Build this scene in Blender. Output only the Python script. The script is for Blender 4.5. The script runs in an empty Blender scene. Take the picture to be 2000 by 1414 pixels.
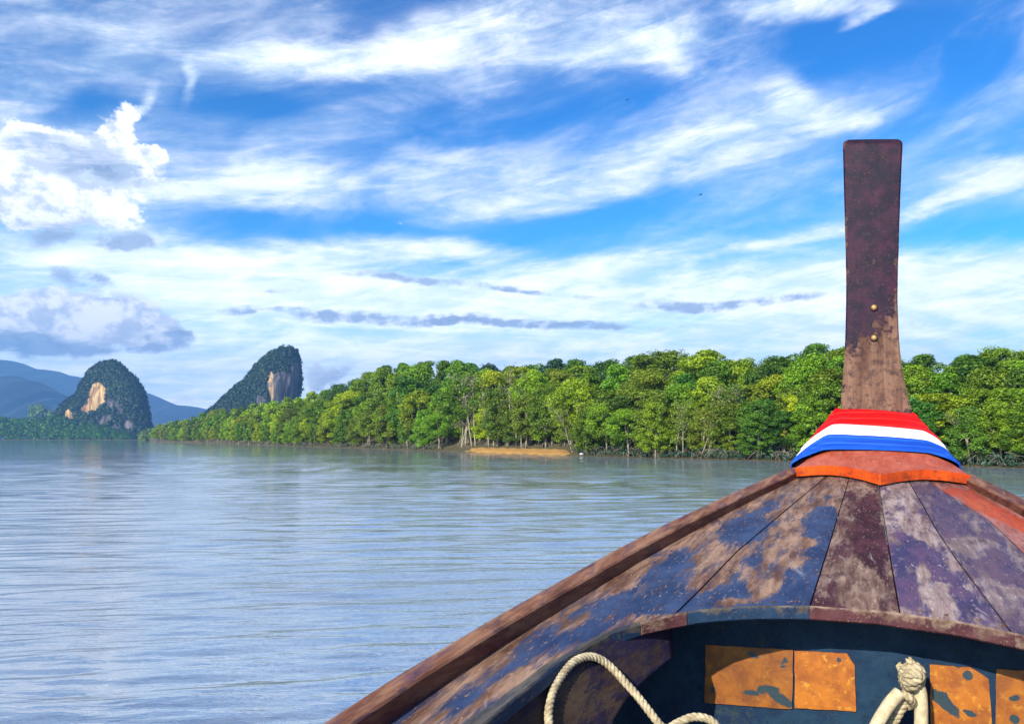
import bpy, math, random
import numpy as np
from mathutils import Vector, Matrix, Euler
R = math.radians
rng = np.random.default_rng(7)
random.seed(7)
scene = bpy.context.scene
col = scene.collection

# ------------------------------------------------------------------ camera
F = 1600.0                                   # focal length in photo pixels (photo 2000 x 1414)
HOR = 856.0                                  # photo row of the horizon
PITCH = math.atan((HOR - 707) / F)
CAMZ = 2.2
cd = bpy.data.cameras.new('camera')
cam = bpy.data.objects.new('camera', cd)
col.objects.link(cam)
cd.sensor_width = 36.0
cd.lens = 36.0 * F / 2000.0
cd.clip_start = 0.05
cd.clip_end = 40000
cam.location = (0, 0, CAMZ)
cam.rotation_euler = (math.pi / 2 + PITCH, 0, 0)
scene.camera = cam

# ------------------------------------------------------------------ light
SUN_AZ, SUN_EL = R(213), R(29)               # clockwise from +Y: behind the camera, to its left
sd = bpy.data.lights.new('sun', 'SUN')
sd.energy = 5.0
sd.angle = R(0.5)
sd.color = (1.0, 0.93, 0.80)
sun = bpy.data.objects.new('sun', sd)
col.objects.link(sun)
to_sun = Vector((math.sin(SUN_AZ) * math.cos(SUN_EL), math.cos(SUN_AZ) * math.cos(SUN_EL), math.sin(SUN_EL)))
sun.rotation_euler = to_sun.to_track_quat('Z', 'Y').to_euler()

scene.view_settings.view_transform = 'Standard'
scene.view_settings.look = 'None'
scene.view_settings.exposure = 0.75
scene.view_settings.gamma = 1.0
scene.view_settings.use_curve_mapping = False


class NT:
    """small helper for building node trees"""
    def __init__(self, tree):
        self.t = tree
        self.n = tree.nodes
        self.l = tree.links

    def new(self, kind, **kw):
        nd = self.n.new(kind)
        for k, v in kw.items():
            setattr(nd, k, v)
        return nd

    def link(self, a, b):
        self.l.new(a, b)

    def put(self, sock, v):
        if isinstance(v, bpy.types.NodeSocket):
            self.l.new(v, sock)
        else:
            sock.default_value = v

    def math(self, op, a, b=0.0, c=None, clamp=False):
        nd = self.new('ShaderNodeMath', operation=op, use_clamp=clamp)
        self.put(nd.inputs[0], a)
        self.put(nd.inputs[1], b)
        if c is not None:
            self.put(nd.inputs[2], c)
        return nd.outputs[0]

    def mix(self, f, a, b, mode='MIX'):
        nd = self.new('ShaderNodeMix', data_type='RGBA', blend_type=mode)
        self.put(nd.inputs[0], f)
        for s, v in ((nd.inputs[6], a), (nd.inputs[7], b)):
            if isinstance(v, (tuple, list)):
                v = tuple(v) + (1.0,) if len(v) == 3 else v
            self.put(s, v)
        return nd.outputs[2]

    def noise(self, vec, scale, detail=4.0, rough=0.55, dist=0.0, color=False):
        nd = self.new('ShaderNodeTexNoise')
        if vec is not None:
            self.link(vec, nd.inputs['Vector'])
        nd.inputs['Scale'].default_value = scale
        nd.inputs['Detail'].default_value = detail
        nd.inputs['Roughness'].default_value = rough
        nd.inputs['Distortion'].default_value = dist
        return nd.outputs['Color' if color else 'Fac']

    def mapping(self, vec, loc=(0, 0, 0), rot=(0, 0, 0), scale=(1, 1, 1), kind='POINT'):
        nd = self.new('ShaderNodeMapping', vector_type=kind)
        self.link(vec, nd.inputs['Vector'])
        nd.inputs['Location'].default_value = loc
        nd.inputs['Rotation'].default_value = rot
        nd.inputs['Scale'].default_value = scale
        return nd.outputs[0]

    def turned(self, vec, deg, scale):
        """turn first, then stretch: streaks that rise to the right by deg"""
        return self.mapping(self.mapping(vec, rot=(0, 0, R(-deg))), scale=scale)

    def ramp(self, f, lo, hi, a=0.0, b=1.0, smooth=True):
        nd = self.new('ShaderNodeMapRange', interpolation_type='SMOOTHSTEP' if smooth else 'LINEAR')
        self.put(nd.inputs[0], f)
        nd.inputs[1].default_value = lo
        nd.inputs[2].default_value = hi
        nd.inputs[3].default_value = a
        nd.inputs[4].default_value = b
        return nd.outputs[0]


def pix_ray(px, py):
    a, b = (px - 1000) / F, (707 - py) / F
    return np.array([a, math.cos(PITCH) - math.sin(PITCH) * b, math.sin(PITCH) + math.cos(PITCH) * b])


# ------------------------------------------------------------------ sky
world = bpy.data.worlds.new('World')
scene.world = world
world.use_nodes = True
W = NT(world.node_tree)
W.n.clear()
w_out = W.new('ShaderNodeOutputWorld')
w_bg = W.new('ShaderNodeBackground')
w_bg.inputs['Strength'].default_value = 0.1
W.link(w_bg.outputs[0], w_out.inputs['Surface'])
sky = W.new('ShaderNodeTexSky', sky_type='NISHITA')
sky.sun_disc = False
sky.sun_elevation = SUN_EL
sky.sun_rotation = SUN_AZ
sky.altitude = 0
sky.air_density = 1.0
sky.dust_density = 0.4
sky.ozone_density = 3.0
hs = W.new('ShaderNodeHueSaturation')
hs.inputs['Saturation'].default_value = 1.35
hs.inputs['Value'].default_value = 1.0
W.link(sky.outputs[0], hs.inputs['Color'])
gm = W.new('ShaderNodeGamma')
W.link(W.mix(1.0, hs.outputs[0], (0.1, 0.1, 0.1), 'MULTIPLY'), gm.inputs['Color'])
gm.inputs['Gamma'].default_value = 1.45
sky_col = W.mix(1.0, gm.outputs[0], (13.0, 19.6, 17.8), 'MULTIPLY')

tc = W.new('ShaderNodeTexCoord')
dirv = tc.outputs['Generated']
sep = W.new('ShaderNodeSeparateXYZ')
W.link(dirv, sep.inputs[0])
az = W.math('ARCTAN2', sep.outputs[0], sep.outputs[1])
el = W.math('ARCSINE', sep.outputs[2])
ae = W.new('ShaderNodeCombineXYZ')
W.link(az, ae.inputs[0])
W.link(el, ae.inputs[1])
# coordinates on a flat cloud layer, so that streaks foreshorten towards the horizon
zz = W.math('ADD', W.math('MAXIMUM', sep.outputs[2], 0.0), 0.10)
pl = W.new('ShaderNodeCombineXYZ')
W.link(W.math('DIVIDE', sep.outputs[0], zz), pl.inputs[0])
W.link(W.math('DIVIDE', sep.outputs[1], zz), pl.inputs[1])
plane = pl.outputs[0]
# warp of the angular coordinates
wn = W.noise(W.mapping(ae.outputs[0], scale=(1, 2.2, 1)), 7.0, 5.0, 0.6, 0.3, color=True)
wv = W.new('ShaderNodeVectorMath', operation='SUBTRACT')
W.link(wn, wv.inputs[0])
wv.inputs[1].default_value = (0.5, 0.5, 0.5)
ws = W.new('ShaderNodeVectorMath', operation='MULTIPLY')
W.link(wv.outputs[0], ws.inputs[0])
ws.inputs[1].default_value = (0.075, 0.030, 0.0)
wa = W.new('ShaderNodeVectorMath', operation='ADD')
W.link(ae.outputs[0], wa.inputs[0])
W.link(ws.outputs[0], wa.inputs[1])
warped = wa.outputs[0]


def azel(px, py):
    r = pix_ray(px, py)
    r = r / np.linalg.norm(r)
    return math.atan2(r[0], r[1]), math.asin(r[2])


def cloud_bank(blobs, grow=1.35, start=None):
    acc = None
    for (px, py, rx, ry, ang, s) in blobs:
        a, e = azel(px, py)
        src = warped
        if acc is not None:                  # chained one after the other: keeps the shader's stack small
            ma = W.new('ShaderNodeVectorMath', operation='MULTIPLY_ADD')
            W.link(acc, ma.inputs[0])
            ma.inputs[1].default_value = (1e-6, 1e-6, 0)
            W.link(warped, ma.inputs[2])
            src = ma.outputs[0]
        elif start is not None:
            ma = W.new('ShaderNodeVectorMath', operation='MULTIPLY_ADD')
            W.link(start, ma.inputs[0])
            ma.inputs[1].default_value = (1e-6, 1e-6, 0)
            W.link(warped, ma.inputs[2])
            src = ma.outputs[0]
        v = W.mapping(src, (a, e, 0), (0, 0, R(ang)), (rx / F * grow, ry / F * grow, 1), 'TEXTURE')
        ln = W.new('ShaderNodeVectorMath', operation='LENGTH')
        W.link(v, ln.inputs[0])
        g = W.ramp(ln.outputs['Value'], 0.05, 1.25, s, 0.0)
        acc = g if acc is None else W.math('ADD', acc, g)
    return acc


white_blobs = [
    (640, 122, 190, 26, 5, .95), (810, 85, 95, 34, 10, .9), (1010, 70, 210, 60, 4, .42), (1180, 60, 200, 60, -4, .34),
    (1300, 95, 60, 38, -20, .8), (1120, 118, 110, 20, 0, .5), (1590, 8, 120, 22, -4, 1.0), (1690, 30, 42, 11, 22, .9),
    (1545, 185, 46, 32, -35, .85), (1490, 130, 90, 46, 0, .34), (1650, 240, 48, 17, 0, .95),
    (540, 362, 120, 34, 8, .8), (400, 345, 180, 46, 8, .55), (900, 335, 340, 40, 6, .45), (1270, 330, 380, 40, 11, .55),
    (1420, 250, 170, 22, 15, .34), (1100, 385, 260, 22, 10, .28), (1540, 462, 130, 11, 9, .8), (1890, 382, 150, 15, 14, .95),
    (1940, 330, 62, 20, -10, .85),
    (840, 478, 130, 16, -5, 1.0), (640, 498, 240, 24, 2, .9), (1170, 520, 220, 20, 8, 1.0), (1470, 545, 440, 38, 0, 1.2),
    (1830, 560, 280, 40, 2, 1.2), (820, 575, 460, 30, -3, 1.2), (420, 545, 280, 46, -4, 1.1), (620, 600, 420, 28, 0, 1.1),
    (330, 520, 120, 18, -4, .5), (1300, 660, 900, 30, 0, .45), (500, 700, 700, 40, 0, .45), (1800, 620, 300, 20, 0, .4),
    (250, 125, 240, 55, -6, .30), (80, 200, 170, 80, 0, .30), (230, 70, 160, 18, -3, .25), (900, 30, 160, 20, 8, .2),
    (600, 445, 260, 30, 0, -.6), (1660, 110, 240, 60, -8, -.6), (480, 205, 130, 22, 0, -.5), (1120, 440, 240, 26, 10, -.5), (170, 205, 70, 26, 25, -.5), (1920, 455, 150, 34, 5, -.5), (1000, 250, 320, 26, 8, -.35),
    (378, 165, 9, 32, -12, .7), (60, 360, 200, 90, 0, .55), (330, 365, 60, 12, 12, .6), (270, 215, 10, 40, -35, .6),
]
cumulus_blobs = [
    (225, 262, 26, 48, -30, 1.0), (60, 385, 120, 42, 0, 1.0), (140, 408, 80, 32, 0, 1.0), (30, 305, 64, 40, 0, .95), (110, 285, 50, 24, 0, .8), (300, 322, 22, 17, 0, .95), (250, 300, 40, 22, 0, .7), (180, 330, 110, 40, 0, .8),
    (140, 615, 90, 42, 0, 1.1), (105, 590, 44, 22, 0, .9), (250, 605, 52, 34, 0, 1.0), (200, 640, 120, 34, 0, 1.0), (8, 630, 50, 34, 0, .9), (320, 640, 70, 24, 0, .7),
    (625, 738, 34, 26, -20, .9), (668, 730, 20, 16, 20, .8), (775, 424, 20, 15, 0, .55),
]
grey_blobs = [
    (150, 318, 110, 32, -5, .8), (235, 340, 50, 22, 0, .5), (95, 466, 58, 17, 18, .9), (235, 478, 76, 20, 6, .95), (60, 430, 120, 20, 0, .45),
    (150, 548, 70, 17, -4, .8), (160, 674, 190, 12, 0, .8), (30, 660, 60, 22, 0, .6), (365, 655, 30, 18, 0, .85), (255, 655, 60, 14, 0, .6), (325, 622, 34, 18, 0, .5),
    (700, 618, 330, 13, -1, .75), (1000, 634, 260, 9, 0, .55), (860, 548, 190, 10, -4, .65), (1400, 592, 190, 13, 1, .7),
    (560, 566, 70, 10, 0, .6), (1100, 575, 160, 7, -4, .5), (1250, 640, 260, 8, 0, .35), (640, 745, 34, 36, 0, .5), (380, 780, 60, 16, 0, .35), (0, 685, 240, 14, 0, .5),
]
wsum = cloud_bank(white_blobs, 1.45)
csum = cloud_bank(cumulus_blobs, 1.5, wsum)
gsum = cloud_bank(grey_blobs, 1.35, csum)
# wisps: drawn-out noise on the cloud layer, and puffier noise in the angular frame
streak = W.noise(W.turned(plane, 20, (0.75, 2.6, 1)), 1.1, 10.0, 0.66, 0.6)
fine = W.noise(W.turned(ae.outputs[0], 9, (1.0, 5.0, 1)), 9.0, 10.0, 0.68, 0.5)
billow = W.noise(W.mapping(ae.outputs[0], scale=(1, 1.3, 1)), 26.0, 9.0, 0.64, 0.0)
soft = W.noise(W.turned(ae.outputs[0], 13, (1.0, 2.6, 1)), 4.0, 6.0, 0.6, 0.6)
tex = W.math('ADD', W.math('MULTIPLY', streak, 0.35), W.math('ADD', W.math('MULTIPLY', billow, 0.15), W.math('MULTIPLY', fine, 0.50)))
texg = W.ramp(tex, 0.32, 0.68, 0.36, 1.22, smooth=False)
veil = W.math('MULTIPLY', W.ramp(soft, 0.34, 0.66, 0.13, 0.62), W.ramp(tex, 0.32, 0.66, 0.62, 1.15))
low = W.math('ADD', W.ramp(el, 0.06, 0.26, 0.55, 0.0), W.ramp(el, 0.02, 0.12, 0.42, 0.0))
cov = W.math('ADD', W.math('MULTIPLY', wsum, texg), W.math('ADD', veil, low))
cov = W.ramp(cov, -0.05, 1.38)
cb = W.math('MULTIPLY', W.math('SUBTRACT', billow, 0.5), 3.6)
ccov = W.math('ADD', csum, W.math('MULTIPLY', cb, W.math('MINIMUM', W.math('MULTIPLY', csum, 2.5), 1.0)))
ccov = W.ramp(ccov, 0.34, 0.80)
gb = W.math('MULTIPLY', W.math('SUBTRACT', W.math('ADD', W.math('MULTIPLY', billow, .6), W.math('MULTIPLY', fine, .4)), 0.5), 5.5)
gcov = W.math('ADD', gsum, W.math('MULTIPLY', gb, W.math('MINIMUM', W.math('MULTIPLY', gsum, 2.0), 1.0)))
gcov = W.ramp(gcov, 0.20, 1.0, 0.0, 0.92)
# cloud light: the sunlit banks towards the horizon are the brightest part of this sky
bright = W.ramp(el, 0.05, 0.30, 1.65, 1.0)
white = W.mix(W.ramp(tex, 0.40, 0.60), (5.4, 6.6, 7.6), (8.8, 9.0, 9.2))
white = W.mix(1.0, white, bright, 'MULTIPLY')
c1 = W.mix(cov, sky_col, white)
c1 = W.mix(ccov, c1, W.mix(W.ramp(billow, 0.40, 0.56), (5.0, 5.6, 6.8), (9.4, 9.5, 9.6)))
c2 = W.mix(gcov, c1, W.mix(W.ramp(billow, 0.38, 0.62), (1.7, 2.5, 3.9), (3.2, 4.1, 5.6)))
W.link(c2, w_bg.inputs['Color'])


# ------------------------------------------------------------------ mesh helpers
def mesh_obj(name, verts, faces, mat=None, parent=None, smooth=False, attrs=None, mat_idx=None):
    me = bpy.data.meshes.new(name)
    verts = np.asarray(verts, dtype=np.float32)
    if isinstance(faces, np.ndarray):
        k = faces.shape[1]
        me.vertices.add(len(verts))
        me.vertices.foreach_set('co', verts.ravel())
        me.loops.add(faces.size)
        me.loops.foreach_set('vertex_index', faces.astype(np.int32).ravel())
        me.polygons.add(len(faces))
        me.polygons.foreach_set('loop_start', np.arange(0, faces.size, k, dtype=np.int32))
        me.update(calc_edges=True)
    else:
        me.from_pydata([tuple(map(float, v)) for v in verts], [], [tuple(int(i) for i in f) for f in faces])
        me.update()
    if smooth:
        me.polygons.foreach_set('use_smooth', np.ones(len(me.polygons), dtype=bool))
    if attrs:
        for an, (dom, dat) in attrs.items():
            dat = np.asarray(dat, dtype=np.float32)
            if dat.ndim == 1:
                a = me.attributes.new(an, 'FLOAT', dom)
                a.data.foreach_set('value', dat)
            else:
                a = me.attributes.new(an, 'FLOAT_COLOR', dom)
                a.data.foreach_set('color', np.hstack([dat, np.ones((len(dat), 1), np.float32)]).ravel())
    if mat:
        for m in (mat if isinstance(mat, (list, tuple)) else [mat]):
            me.materials.append(m)
    if mat_idx is not None:
        me.polygons.foreach_set('material_index', np.asarray(mat_idx, dtype=np.int32))
    me.validate()
    o = bpy.data.objects.new(name, me)
    col.objects.link(o)
    if parent:
        o.parent = parent
    return o


def empty(name, loc=(0, 0, 0), rot=(0, 0, 0)):
    o = bpy.data.objects.new(name, None)
    col.objects.link(o)
    o.location = loc
    o.rotation_euler = rot
    o.empty_display_size = 0.2
    return o


def tag(o, label=None, cat=None, group=None, kind=None):
    for k, v in (('label', label), ('category', cat), ('group', group), ('kind', kind)):
        if v:
            o[k] = v
    return o


def grid_faces(nr, nc, closed=False):
    i = np.arange(nr - 1)[:, None]
    j = np.arange(nc if closed else nc - 1)[None, :]
    a = i * nc + j
    b = i * nc + (j + 1) % nc
    return np.stack([a, b, b + nc, a + nc], -1).reshape(-1, 4)


def fbm(p, octaves=4, seed=0, gain=0.5):
    """cheap smooth pseudo noise from sums of sines, p (n,3)"""
    r = np.random.default_rng(seed)
    out = np.zeros(len(p))
    amp, tot, f = 1.0, 0.0, 1.0
    for _ in range(octaves):
        s = np.zeros(len(p))
        for _k in range(5):
            d = r.normal(size=3)
            d /= np.linalg.norm(d)
            s += np.sin(p @ d * f * r.uniform(.7, 1.4) + r.uniform(0, 6.28))
        out += amp * s / 2.2
        tot += amp
        amp *= gain
        f *= 2.03
    return out / tot


def catmull(pts, n):
    pts = np.asarray(pts, float)
    P = np.vstack([2 * pts[0] - pts[1], pts, 2 * pts[-1] - pts[-2]])
    seg = len(pts) - 1
    ts = np.linspace(0, seg, n)
    i = np.minimum(ts.astype(int), seg - 1)
    t = (ts - i)[:, None]
    p0, p1, p2, p3 = P[i], P[i + 1], P[i + 2], P[i + 3]
    return 0.5 * (2 * p1 + (p2 - p0) * t + (2 * p0 - 5 * p1 + 4 * p2 - p3) * t ** 2 + (3 * p1 - p0 - 3 * p2 + p3) * t ** 3)


def frames(path):
    T = np.gradient(path, axis=0)
    T /= np.linalg.norm(T, axis=1, keepdims=True) + 1e-9
    N = np.zeros_like(T)
    n = np.cross(T[0], (0.3, 0.2, 0.9))
    n /= np.linalg.norm(n)
    for i in range(len(T)):
        n = n - T[i] * (n @ T[i])
        n /= np.linalg.norm(n)
        N[i] = n
    return T, N, np.cross(T, N)


def tube(path, rad, k=8, cap=True):
    path = np.asarray(path, float)
    rad = np.broadcast_to(np.asarray(rad, float), (len(path),))
    T, N, B = frames(path)
    a = np.arange(k) / k * 2 * math.pi
    v = path[:, None, :] + rad[:, None, None] * (np.cos(a)[None, :, None] * N[:, None, :] + np.sin(a)[None, :, None] * B[:, None, :])
    v = v.reshape(-1, 3)
    f = [tuple(q) for q in grid_faces(len(path), k, True)]
    if cap:
        f.append(tuple(range(k - 1, -1, -1)))
        f.append(tuple(range((len(path) - 1) * k, len(path) * k)))
    return v, f


class MB:
    def __init__(self):
        self.v, self.f, self.n = [], [], 0

    def add(self, v, f):
        v = np.asarray(v, float)
        self.v.append(v)
        self.f += [tuple(int(i) + self.n for i in q) for q in f]
        self.n += len(v)
        return self

    def build(self, name, mat, parent=None, smooth=False, attrs=None):
        return mesh_obj(name, np.vstack(self.v), self.f, mat, parent, smooth, attrs)


def material(name):
    m = bpy.data.materials.new(name)
    m.use_nodes = True
    t = NT(m.node_tree)
    t.n.clear()
    out = t.new('ShaderNodeOutputMaterial')
    bs = t.new('ShaderNodeBsdfPrincipled')
    t.link(bs.outputs[0], out.inputs['Surface'])
    t.out, t.bs = out, bs
    return m, t


def bump(t, h, strength=0.4, dist=0.01):
    b = t.new('ShaderNodeBump')
    b.inputs['Strength'].default_value = strength
    b.inputs['Distance'].default_value = dist
    t.link(h, b.inputs['Height'])
    t.link(b.outputs[0], t.bs.inputs['Normal'])


def attr(t, name):
    nd = t.new('ShaderNodeAttribute', attribute_name=name)
    return nd


# ------------------------------------------------------------------ water and ground
def make_water():
    m, t = material('river_water')
    co = t.new('ShaderNodeTexCoord').outputs['Object']
    bs = t.bs
    bs.inputs['Base Color'].default_value = (0.17, 0.20, 0.225, 1)
    bs.inputs['Roughness'].default_value = 0.03
    bs.inputs['IOR'].default_value = 7.0
    # the ripples too small for the mesh: bump of fine crests
    h = t.math('ADD', t.math('MULTIPLY', t.noise(t.turned(co, 5, (2.6, 11.0, 1)), 1.0, 3.0, .55, .3), 1.0),
               t.math('MULTIPLY', t.noise(t.turned(co, -9, (7.0, 26.0, 1)), 1.0, 2.0, .5, .2), .35))
    patch = t.ramp(t.noise(t.mapping(co, scale=(0.05, 0.14, 1)), 1.0, 3.0, 0.5), 0.35, 0.65, 0.35, 1.0)
    bump(t, t.math('MULTIPLY', h, patch), 1.0, .0115)
    # wave patch in front of the boat: rows get wider with distance
    rmin, rmax, nr, na = 1.6, 420.0, 1250, 540
    rr = rmin * (rmax / rmin) ** np.linspace(0, 1, nr)
    aa = np.linspace(R(-58), R(58), na)
    X = (rr[:, None] * np.sin(aa)[None, :])
    Y = (rr[:, None] * np.cos(aa)[None, :])
    dr = np.gradient(rr)[:, None]
    da = rr[:, None] * (aa[1] - aa[0])
    Z = np.zeros_like(X)
    g = np.random.default_rng(99)
    for k in range(84):
        lam = .14 * (14.0) ** (g.uniform() ** 1.1)
        th = g.normal(0, .17) + R(-4)
        if g.uniform() < .16:
            th += g.choice([-.5, .45])
        kx, ky = math.sin(th) * 2 * math.pi / lam, math.cos(th) * 2 * math.pi / lam
        slope = .0135 * (lam / .8) ** -.05 * (1.25 if lam > .3 else .9)
        amp = slope * lam / (2 * math.pi)
        fade = np.clip((lam / (dr * abs(math.cos(th)) + 1e-4) - 2.2) / 2.5, 0, 1) * np.clip((lam / (da * abs(math.sin(th)) + 1e-4) - 2.2) / 2.5, 0, 1)
        ph = kx * X + ky * Y + g.uniform(0, 6.28)
        grp = .55 + .75 * np.sin(X * g.uniform(.05, .4) / max(lam, .3) ** .5 + g.uniform(0, 6.28)) * np.sin(Y * g.uniform(.05, .35) / max(lam, .3) ** .5 + g.uniform(0, 6.28))
        w_ = np.sin(ph)
        Z += amp * fade * grp * (w_ + .22 * np.cos(2 * ph))
    Z *= np.clip((rmax - rr) / 120, 0, 1)[:, None]
    V = np.stack([X, Y, Z], -1).reshape(-1, 3)
    S, dz = 9000, -.10
    n0 = len(V)
    V = np.vstack([V, [(-S, -S, dz), (S, -S, dz), (S, S, dz), (-S, S, dz)]])
    fc = np.vstack([grid_faces(nr, na), [[n0, n0 + 1, n0 + 2, n0 + 3]]])
    fc[:-1] = fc[:-1, ::-1]
    o = mesh_obj('water', V, fc, m, None, True)
    tag(o, 'rippled blue river reflecting the bright cloudy sky', 'river', kind='structure')


make_water()
m_bed, t = material('river_bed')
t.bs.inputs['Base Color'].default_value = (0.10, 0.08, 0.05, 1)
o = mesh_obj('ground', [(-9000, -9000, -3), (9000, -9000, -3), (9000, 9000, -3), (-9000, 9000, -3)], [(0, 1, 2, 3)], m_bed)
tag(o, 'muddy river bed under the water', 'ground', kind='structure')

# near bank: waterline in photo pixels -> distance
SHORE = np.array([(296, 862.0), (330, 862.9), (400, 865), (490, 868), (600, 872), (700, 875.3), (790, 878.3), (887, 881.8), (1000, 886), (1125, 890), (1300, 895.5), (1545, 900.5), (1750, 907), (1990, 914), (2200, 921), (2600, 936)])
SKYL = np.array([(296, 832), (311, 827), (360, 817), (420, 797), (490, 789), (560, 776), (600, 767), (640, 757), (680, 743), (715, 725), (745, 706), (790, 701), (830, 703), (865, 705), (900, 692), (940, 700), (1000, 703), (1050, 706), (1080, 690), (1130, 693), (1180, 697), (1240, 690), (1300, 684), (1340, 690), (1400, 677), (1440, 690), (1500, 694), (1545, 690), (1590, 664), (1640, 672), (1700, 670), (1765, 665), (1800, 674), (1850, 680), (1900, 676), (1960, 666), (2010, 672), (2200, 675), (2600, 680)])


def shore_D(px):
    py = np.interp(px, SHORE[:, 0], SHORE[:, 1])
    return CAMZ * F / (py - HOR)


def sky_z(px, D):
    return CAMZ + (HOR - np.interp(px, SKYL[:, 0], SKYL[:, 1])) * D / F


def depth_of_wood(px):
    return 20 + 0.24 * shore_D(px)


def ground_z(px, o):
    D = shore_D(px)
    om = depth_of_wood(px)
    top = max(0.8, sky_z(px, D + om) - 8.5 - 0.004 * D)
    if o < 0:
        return o * 0.25
    if o < 3:
        return 0.02 + 0.085 * o
    s = min(1.0, (o - 3) / (om - 3))
    return 0.275 + (top - 0.275) * s ** 1.25


def bank_point(px, o):
    D = shore_D(px) + o
    return np.array([(px - 1000) / F * D, D, ground_z(px, o)])


m_bank, t = material('bank_mud')
co = t.new('ShaderNodeTexCoord').outputs['Object']
n1 = t.noise(co, 0.35, 5, .6)
n2 = t.noise(co, 3.0, 4, .6)
c = t.mix(t.ramp(n1, .35, .65), (0.10, 0.075, 0.030), (0.055, 0.050, 0.022))
c = t.mix(t.math('MULTIPLY', t.ramp(n2, .5, .7), .5), c, (0.23, 0.17, 0.08))
t.link(c, t.bs.inputs['Base Color'])
t.bs.inputs['Roughness'].default_value = 0.8
pxs = np.concatenate([np.arange(296, 620, 6.0), np.arange(620, 2601, 10.0)])
offs = [-8, -3, -1, 0, .4, 1, 2, 3, 6, 10, 16, 24, 36, 55, 80, 120, 170, 400, 1200]
V = []
for p in pxs:
    om = depth_of_wood(p)
    for o_ in offs:
        b = bank_point(p, min(o_, om * 1.1)) if o_ > om * 1.1 else bank_point(p, o_)
        if o_ > om * 1.1:
            b = np.array([b[0] * (shore_D(p) + o_) / (shore_D(p) + om * 1.1), shore_D(p) + o_, b[2] * max(.15, 1 - (o_ - om * 1.1) / 500)])
        b[2] += 0.06 * math.sin(p * .9 + o_ * 1.3) * min(1, max(0, o_ / 3))
        V.append(b)
o = mesh_obj('river_bank', V, grid_faces(len(pxs), len(offs))[:, ::-1], m_bank, smooth=True)
tag(o, 'low muddy river bank rising into the wooded slope', 'river bank', kind='structure')

# sand bank
m_sand, t = material('orange_sand')
co = t.new('ShaderNodeTexCoord').outputs['Object']
c = t.mix(t.ramp(t.noise(co, .8, 6, .65), .35, .65), (0.44, 0.235, 0.050), (0.33, 0.165, 0.036))
t.link(c, t.bs.inputs['Base Color'])
t.bs.inputs['Roughness'].default_value = 0.9
V = []
sx = np.linspace(872, 1130, 44)
for p in sx:
    e = np.clip(min((p - 862) / 80, (1137 - p) / 40), 0, 1)
    e = e * e * (3 - 2 * e)
    for k, oo in enumerate((-.8, .2, 1.2, 2.6, 4.5, 6.5, 8.5)):
        b = bank_point(p, oo)
        hh = (-.3, .07, .26, .46, .64, .74, .6)[k]
        b[2] = -0.25 + (hh + .25) * e + 0.05 * math.sin(p * .31 + k) * e
        V.append(b)
o = mesh_obj('sand_bank', V, grid_faces(len(sx), 7)[:, ::-1], m_sand, smooth=True)
tag(o, 'bare bank of orange sand below the trees', 'sand bank', kind='structure')


# ------------------------------------------------------------------ foliage
def leaf_material(name, base, young, transl=0.22, var=0.06, rough=0.55):
    m, t = material(name)
    oi = t.new('ShaderNodeObjectInfo')
    tone = attr(t, 'tone').outputs['Fac']
    c = t.mix(t.ramp(tone, .15, .95, smooth=False), base, young)
    h = t.new('ShaderNodeHueSaturation')
    t.link(c, h.inputs['Color'])
    t.link(t.math('ADD', 0.5 - var * .35, t.math('MULTIPLY', oi.outputs['Random'], var * .7)), h.inputs['Hue'])
    t.link(t.math('ADD', 0.72, t.math('MULTIPLY', t.math('FRACT', t.math('MULTIPLY', oi.outputs['Random'], 7.31)), 0.6)), h.inputs['Value'])
    t.n.remove(t.bs)
    d = t.new('ShaderNodeBsdfDiffuse')
    tr = t.new('ShaderNodeBsdfTranslucent')
    g = t.new('ShaderNodeBsdfGlossy')
    g.inputs['Roughness'].default_value = rough
    g.inputs['Color'].default_value = (.8, .85, .8, 1)
    t.link(h.outputs[0], d.inputs['Color'])
    t.link(t.mix(1.0, h.outputs[0], (1.5, 1.35, .5), 'MULTIPLY'), tr.inputs['Color'])
    m1 = t.new('ShaderNodeMixShader')
    m1.inputs[0].default_value = transl
    t.link(d.outputs[0], m1.inputs[1])
    t.link(tr.outputs[0], m1.inputs[2])
    m2 = t.new('ShaderNodeMixShader')
    m2.inputs[0].default_value = 0.035
    t.link(m1.outputs[0], m2.inputs[1])
    t.link(g.outputs[0], m2.inputs[2])
    t.link(m2.outputs[0], t.out.inputs['Surface'])
    return m


LEAF = {
    'yellow': leaf_material('leaf_yellow_green', (0.15, 0.225, 0.006), (0.36, 0.47, 0.010)),
    'mid': leaf_material('leaf_mid_green', (0.075, 0.155, 0.006), (0.22, 0.36, 0.012)),
    'dark': leaf_material('leaf_dark_green', (0.034, 0.100, 0.009), (0.12, 0.25, 0.015)),
    'olive': leaf_material('leaf_olive_green', (0.078, 0.125, 0.009), (0.21, 0.30, 0.018)),
    'blue': leaf_material('leaf_blue_green', (0.008, 0.036, 0.020), (0.046, 0.105, 0.034)),
}
m_bark, t = material('bark')
c = t.mix(t.ramp(t.noise(t.new('ShaderNodeTexCoord').outputs['Object'], 9.0, 4), .35, .7), (0.085, 0.065, 0.045), (0.25, 0.21, 0.155))
t.link(c, t.bs.inputs['Base Color'])
t.bs.inputs['Roughness'].default_value = 0.9
m_pale, t = material('pale_bark')
c = t.mix(t.ramp(t.noise(t.new('ShaderNodeTexCoord').outputs['Object'], 9.0, 4), .35, .7), (0.15, 0.125, 0.085), (0.36, 0.31, 0.22))
t.link(c, t.bs.inputs['Base Color'])
t.bs.inputs['Roughness'].default_value = 0.9


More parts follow.
